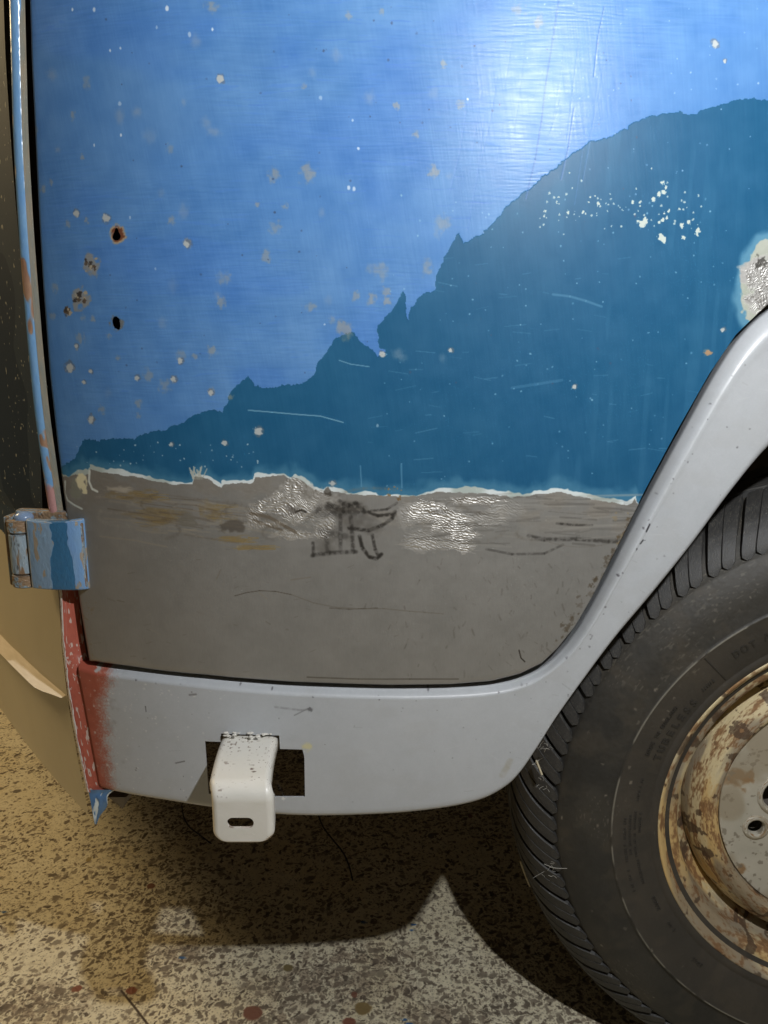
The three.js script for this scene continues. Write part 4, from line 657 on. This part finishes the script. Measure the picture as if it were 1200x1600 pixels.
// raised writing on the sidewall
const font = await new FontLoader().loadAsync('fonts/droid/droid_sans_bold.typeface.json');
function sideZ(r) { const a = tyreProf.filter(q => q[0] >= 0.2035 && q[0] < 0.2915); return lerpTab(a, r); }
function arcText(str, rad, a0, a1, size, depth = 0.0009) {
  const out = [], n = str.length;
  for (let k = 0; k < n; k++) {
    if (str[k] === ' ') continue;
    const th = mix(a0, a1, n > 1 ? k / (n - 1) : 0.5) * Math.PI / 180, g = new TextGeometry(str[k], { font, size, depth, curveSegments: 4, bevelEnabled: false });
    g.computeBoundingBox(); const bb = g.boundingBox; g.translate(-(bb.min.x + bb.max.x) / 2, -size / 2, 0);
    const sl = (sideZ(rad + 0.004) - sideZ(rad - 0.004)) / 0.008; g.rotateX(Math.atan(sl)); g.rotateZ(th - Math.PI / 2); g.translate(rad * Math.cos(th), rad * Math.sin(th), sideZ(rad) - 0.0003); g.deleteAttribute('uv'); out.push(g.index ? g.toNonIndexed() : g);
  }
  return mergeGeometries(out);
}
const letterMat = plain(0.03, 0.027, 0.023, 0.55);
mesh('lettering', placeWheel(arcText('TUBELESS', 0.2130, 162, 144.5, 0.0085)), letterMat, tyre, 'raised TUBELESS lettering');
mesh('lettering', placeWheel(arcText('DOT', 0.2240, 128.6, 124.2, 0.0082)), letterMat, tyre, 'raised DOT lettering');
mesh('lettering', placeWheel(arcText('A', 0.2240, 120.6, 120.6, 0.0082)), letterMat, tyre);
mesh('lettering', placeWheel(arcText('MADE IN ENGLAND', 0.2245, 161.5, 148, 0.0042)), letterMat, tyre, 'small raised line of lettering');
{
  const out = [], bars = (rad, a0, a1, h) => { for (let a = a0; a < a1;) { const w = rr(0.25, 0.5); if (rnd() < 0.82) { const th = a * Math.PI / 180, g = new THREE.BoxGeometry(w * 0.0032, h * rr(0.7, 1), 0.001); g.rotateZ(th - Math.PI / 2); g.translate(rad * Math.cos(th), rad * Math.sin(th), sideZ(rad)); out.push(g); } a += w + 0.28; } };
  bars(0.2300, 179, 187, 0.0030); bars(0.2250, 179, 190, 0.0030); bars(0.2200, 178, 191, 0.0030); bars(0.2150, 178, 184, 0.0030); bars(0.2300, 188, 200, 0.0032); bars(0.2190, 192, 199, 0.0034); bars(0.2200, 168, 175, 0.0034); bars(0.2130, 140.5, 138, 0.004); bars(0.2160, 137, 140.5, 0.0045); bars(0.2150, 204, 208, 0.006); bars(0.2140, 213, 216, 0.006); bars(0.2180, 226, 229, 0.006);
  const m = mesh('small_print', placeWheel(mergeGeometries(out)), letterMat, tyre, 'worn lines of tiny raised marking'); m.userData.kind = 'stuff';
  mesh('mould_line', placeWheel(gridGeo(10, 1, (a, b) => { const r = mix(0.206, 0.241, a), th = (134.5 + b * 0.25) * Math.PI / 180; return [r * Math.cos(th), r * Math.sin(th), sideZ(r) + 0.0006]; })), rubber, tyre);
}
// rim
const rimPage = new Page(2048, 512, 0, 1.2, 0, 0.30);
rimPage.fill((x, y) => {
  const f = fbm(x * 38, y * 46, 5), g = fbm(x * 200, y * 200, 3), h = fbm(x * 10 + 5, y * 12, 3), st = fbm(x * 70 + 9, y * 20, 3);
  let col = mix3(rgb(204, 186, 142), rgb(216, 202, 166), g); col = mix3(col, rgb(204, 166, 102), 0.7 * sst(0.45, 0.6, h + (g - 0.5) * 0.2));
  const grey = sst(0.48, 0.66, fbm(x * 8 + 31, y * 16 + 2, 4)); col = mix3(col, rgb(132, 122, 108), grey * 0.75);
  const rust = sst(0.46, 0.76, f + (g - 0.5) * 0.6); col = mix3(col, mix3(rgb(150, 106, 62), rgb(108, 78, 52), g), rust * 0.85);
  const dk = sst(0.66, 0.72, st + (g - 0.5) * 0.2); col = mix3(col, rgb(70, 54, 40), dk * 0.7);
  return [...col, 0.55 + rust * 0.25, 0, 0.5 + (g - 0.5) * 0.4 - rust * 0.2];
});
const rimMat = rimPage.material({ bumpScale: 0.001 });
const hubPage = new Page(640, 640, -0.14, 0.14, -0.14, 0.14);
hubPage.fill((x, y) => { const f = fbm(x * 40 + 8, y * 40, 4), g = fbm(x * 200, y * 200, 3); let col = mix3(rgb(172, 167, 152), rgb(196, 190, 175), f); const r = sst(0.58, 0.72, f + (g - 0.5) * 0.2); col = mix3(col, rgb(136, 100, 60), r * 0.8); const c = sst(0.66, 0.76, g); col = mix3(col, rgb(120, 112, 98), c * 0.7); const gm = sst(0.45, 0.65, fbm(x * 24 + 40, y * 24, 4)); col = mix3(col, rgb(146, 132, 108), gm * 0.55); return [...col, 0.5 + r * 0.3, 0, 0.5 + (g - 0.5) * 0.2 - r * 0.2]; });
const hubMat = hubPage.material({ bumpScale: 0.001 });
const rim = mesh('wheel_rim', placeWheel(latheZ([[0.170, -0.15], [0.160, -0.10], [0.158, -0.060], [0.160, -0.045], [0.1680, -0.038], [0.1715, -0.030], [0.1720, -0.016], [0.1745, -0.0100], [0.1800, -0.0070], [0.1845, -0.0075], [0.1880, -0.0045], [0.1915, 0.0010], [0.1945, 0.0030], [0.1962, 0.0020], [0.1965, -0.0010], [0.1930, -0.004]], 160)), rimMat, van, 'rusty cream steel wheel rim');
const discP = [[0.1590, -0.075], [0.1600, -0.056], [0.1585, -0.042], [0.1540, -0.031], [0.1480, -0.0235], [0.1410, -0.0185], [0.1350, -0.0170], [0.1315, -0.0180], [0.1295, -0.0225], [0.1285, -0.0265]];
mesh('wheel_disc', placeWheel(latheZ(discP, 120)), rimMat, rim, 'rusty cream domed wheel disc');
{
  // hub face with holes cut
  const sh = new THREE.Shape(); sh.absarc(0, 0, 0.127, 0, Math.PI * 2, false);
  const ctr = [];
  const toWheel = (px, py) => { const p = onPlane(px, py, -0.075); p.sub(WC); return [p.x, p.y]; };
  const hA = toWheel(1184, 1300), hB = toWheel(1222, 1249);
  const bolts = [[hA, 0.0085], [hB, 0.018]];
  const r0 = Math.hypot(...hA), a0 = Math.atan2(hA[1], hA[0]), rB = Math.hypot(...hB), b0 = Math.atan2(hB[1], hB[0]);
  for (let k = 1; k < 5; k++) { bolts.push([[r0 * Math.cos(a0 + k * 1.2566), r0 * Math.sin(a0 + k * 1.2566)], 0.0085]); bolts.push([[rB * Math.cos(b0 + k * 1.2566), rB * Math.sin(b0 + k * 1.2566)], 0.018]); }
  for (const [c, r] of bolts) { const h = new THREE.Path(); h.absarc(c[0], c[1], r, 0, Math.PI * 2, true); sh.holes.push(h); }
  const g = new THREE.ExtrudeGeometry(sh, { depth: 0.004, bevelEnabled: true, bevelThickness: 0.0008, bevelSize: 0.0008, bevelSegments: 2, curveSegments: 48 });
  const p = g.attributes.position, uv = g.attributes.uv; for (let k = 0; k < p.count; k++) uv.setXY(k, ...hubPage.uv(p.getX(k), p.getY(k)));
  g.translate(0, 0, -0.0295); mesh('hub_face', placeWheel(g), hubMat, rim, 'scuffed white hub face of the wheel');
  const boltMat = plain(0.10, 0.085, 0.065, 0.5, 0.4);
  for (const [c, r] of bolts) {
    const ring = latheZ([[r - 0.0005, -0.004], [r - 0.0002, 0.0005], [r + 0.001, 0.0022], [r + 0.003, 0.0022], [r + 0.0048, 0.0008], [r + 0.0058, -0.001]], 32); ring.translate(c[0], c[1], -0.0246); mesh('hole_collar', placeWheel(ring), hubMat, rim);
    if (r < 0.01) { const b = latheZ([[0.0001, -0.016], [0.0060, -0.016], [0.0068, -0.010], [0.0078, -0.009], [0.0082, -0.02]], 20); b.translate(c[0], c[1], -0.0246); mesh('wheel_bolt', placeWheel(b), boltMat, rim); }
  }
  const br = new THREE.CylinderGeometry(0.12, 0.12, 0.06, 40); br.rotateX(Math.PI / 2); br.translate(0, 0, -0.085); mesh('brake_drum', placeWheel(br), darkMat, rim);
}

// ------------------------------------------------------------------ small things
const straw = plain(0.52, 0.45, 0.30, 0.7);
function strand(name, pts, r, mat, label, category, group) {
  const g = new THREE.TubeGeometry(new THREE.CatmullRomCurve3(pts), pts.length * 8, r, 6); const m = mesh(name, g, mat, scene);
  m.userData = { label, category }; if (group) m.userData.group = group; return m;
}
const blackCable = plain(0.045, 0.038, 0.03, 0.7);
strand('cable', [[496, 1270], [505, 1292], [520, 1312], [536, 1332], [545, 1352], [551, 1375]].map(p => onFloor(...p, 0.0015)), 0.0012, blackCable, 'thin black cable lying on the floor between bracket and tyre', 'cable');
strand('cable_001', [[284, 1258], [287, 1276], [296, 1292], [310, 1303], [330, 1318]].map(p => onFloor(...p, 0.0013)), 0.0010, blackCable, 'short thin black cable on the floor behind the bumper bracket', 'cable');
{
  const T = (px, py, z) => onPlane(px, py, z);
  strand('dry_straw', [T(838, 1188, -0.078), T(842, 1198, -0.074), T(847, 1211, -0.070)], 0.0011, straw, 'short pale straw caught on the tyre under the panel corner', 'straw');
  strand('dry_straw_001', [T(813, 1345, -0.145), T(819, 1362, -0.144), T(828, 1385, -0.142)], 0.0011, straw, 'short pale straw on the inner edge of the tread', 'straw');
  const web = plain(0.5, 0.48, 0.43, 0.8), gs = [];
  const curl = (px, py, z, n, sp_) => { let x = px, y = py; const pts = []; for (let k = 0; k < n; k++) { pts.push(T(x, y, z + rr(-0.002, 0.002))); x += rr(-sp_, sp_); y += rr(-sp_ * 0.4, sp_); } gs.push(new THREE.TubeGeometry(new THREE.CatmullRomCurve3(pts), n * 7, rr(0.00010, 0.0002), 4)); };
  for (let k = 0; k < 10; k++) curl(rr(836, 856), rr(1145, 1195), -0.066, 4, 6);
  for (let k = 0; k < 6; k++) curl(rr(840, 862), rr(1210, 1235), -0.064, 4, 5);
  for (let k = 0; k < 6; k++) curl(rr(845, 872), rr(1345, 1370), -0.070, 4, 6);
  gs.push(new THREE.TubeGeometry(new THREE.CatmullRomCurve3([T(850, 1350, -0.07), T(866, 1356, -0.066), T(886, 1357, -0.062)]), 12, 0.00028, 4));
  const w = mesh('cobweb', mergeGeometries(gs), web, scene); w.userData = { kind: 'stuff', label: 'wisps of grey cobweb clinging to the tyre tread', category: 'cobweb' };
}

// ------------------------------------------------------------------ the two lamps (out of the frame)
{
  const L = new THREE.Group(); L.name = 'work_lamp'; scene.add(L); L.userData = { label: 'hand held white work lamp shining on the van', category: 'lamp' };
  const dir = new THREE.Vector3(-0.05, 0.62, -0.02).sub(LAMP).normalize();
  L.position.copy(LAMP).addScaledVector(dir, -0.012); L.lookAt(L.position.clone().add(dir));
  const em = new THREE.MeshStandardMaterial({ color: 0x222222, emissive: new THREE.Color(0.97, 0.985, 1.0), emissiveIntensity: 0.8 });
  mesh('lens', new THREE.CylinderGeometry(0.024, 0.024, 0.004, 32).rotateX(Math.PI / 2), em, L);
  mesh('housing', new THREE.CylinderGeometry(0.028, 0.024, 0.05, 32).rotateX(Math.PI / 2).translate(0, 0, -0.030), plain(0.03, 0.03, 0.03, 0.4), L);
  mesh('handle', new RoundedBoxGeometry(0.03, 0.14, 0.03, 3, 0.008).translate(0, 0.09, -0.045), plain(0.03, 0.03, 0.03, 0.5), L);
  const C = new THREE.Group(); C.name = 'garage_lamp'; scene.add(C); C.userData = { label: 'warm garage lamp hanging beyond the nose of the van', category: 'lamp' };
  C.position.copy(CEIL); C.lookAt(CEIL_AIM);
  const e2 = new THREE.MeshStandardMaterial({ color: 0x333333, emissive: new THREE.Color(1, 0.74, 0.40), emissiveIntensity: 1.5 });
  mesh('diffuser', new THREE.BoxGeometry(0.6, 0.5, 0.01).translate(0, 0, -0.012), e2, C);
  mesh('housing', new RoundedBoxGeometry(0.64, 0.54, 0.06, 2, 0.01).translate(0, 0, -0.052), plain(0.5, 0.5, 0.5, 0.5), C);
  mesh('hanger', new THREE.CylinderGeometry(0.006, 0.006, 0.5, 12).translate(0, 0.4, -0.05), plain(0.1, 0.1, 0.1, 0.5), C);
}
console.log('built');
renderer.render(scene, camera);
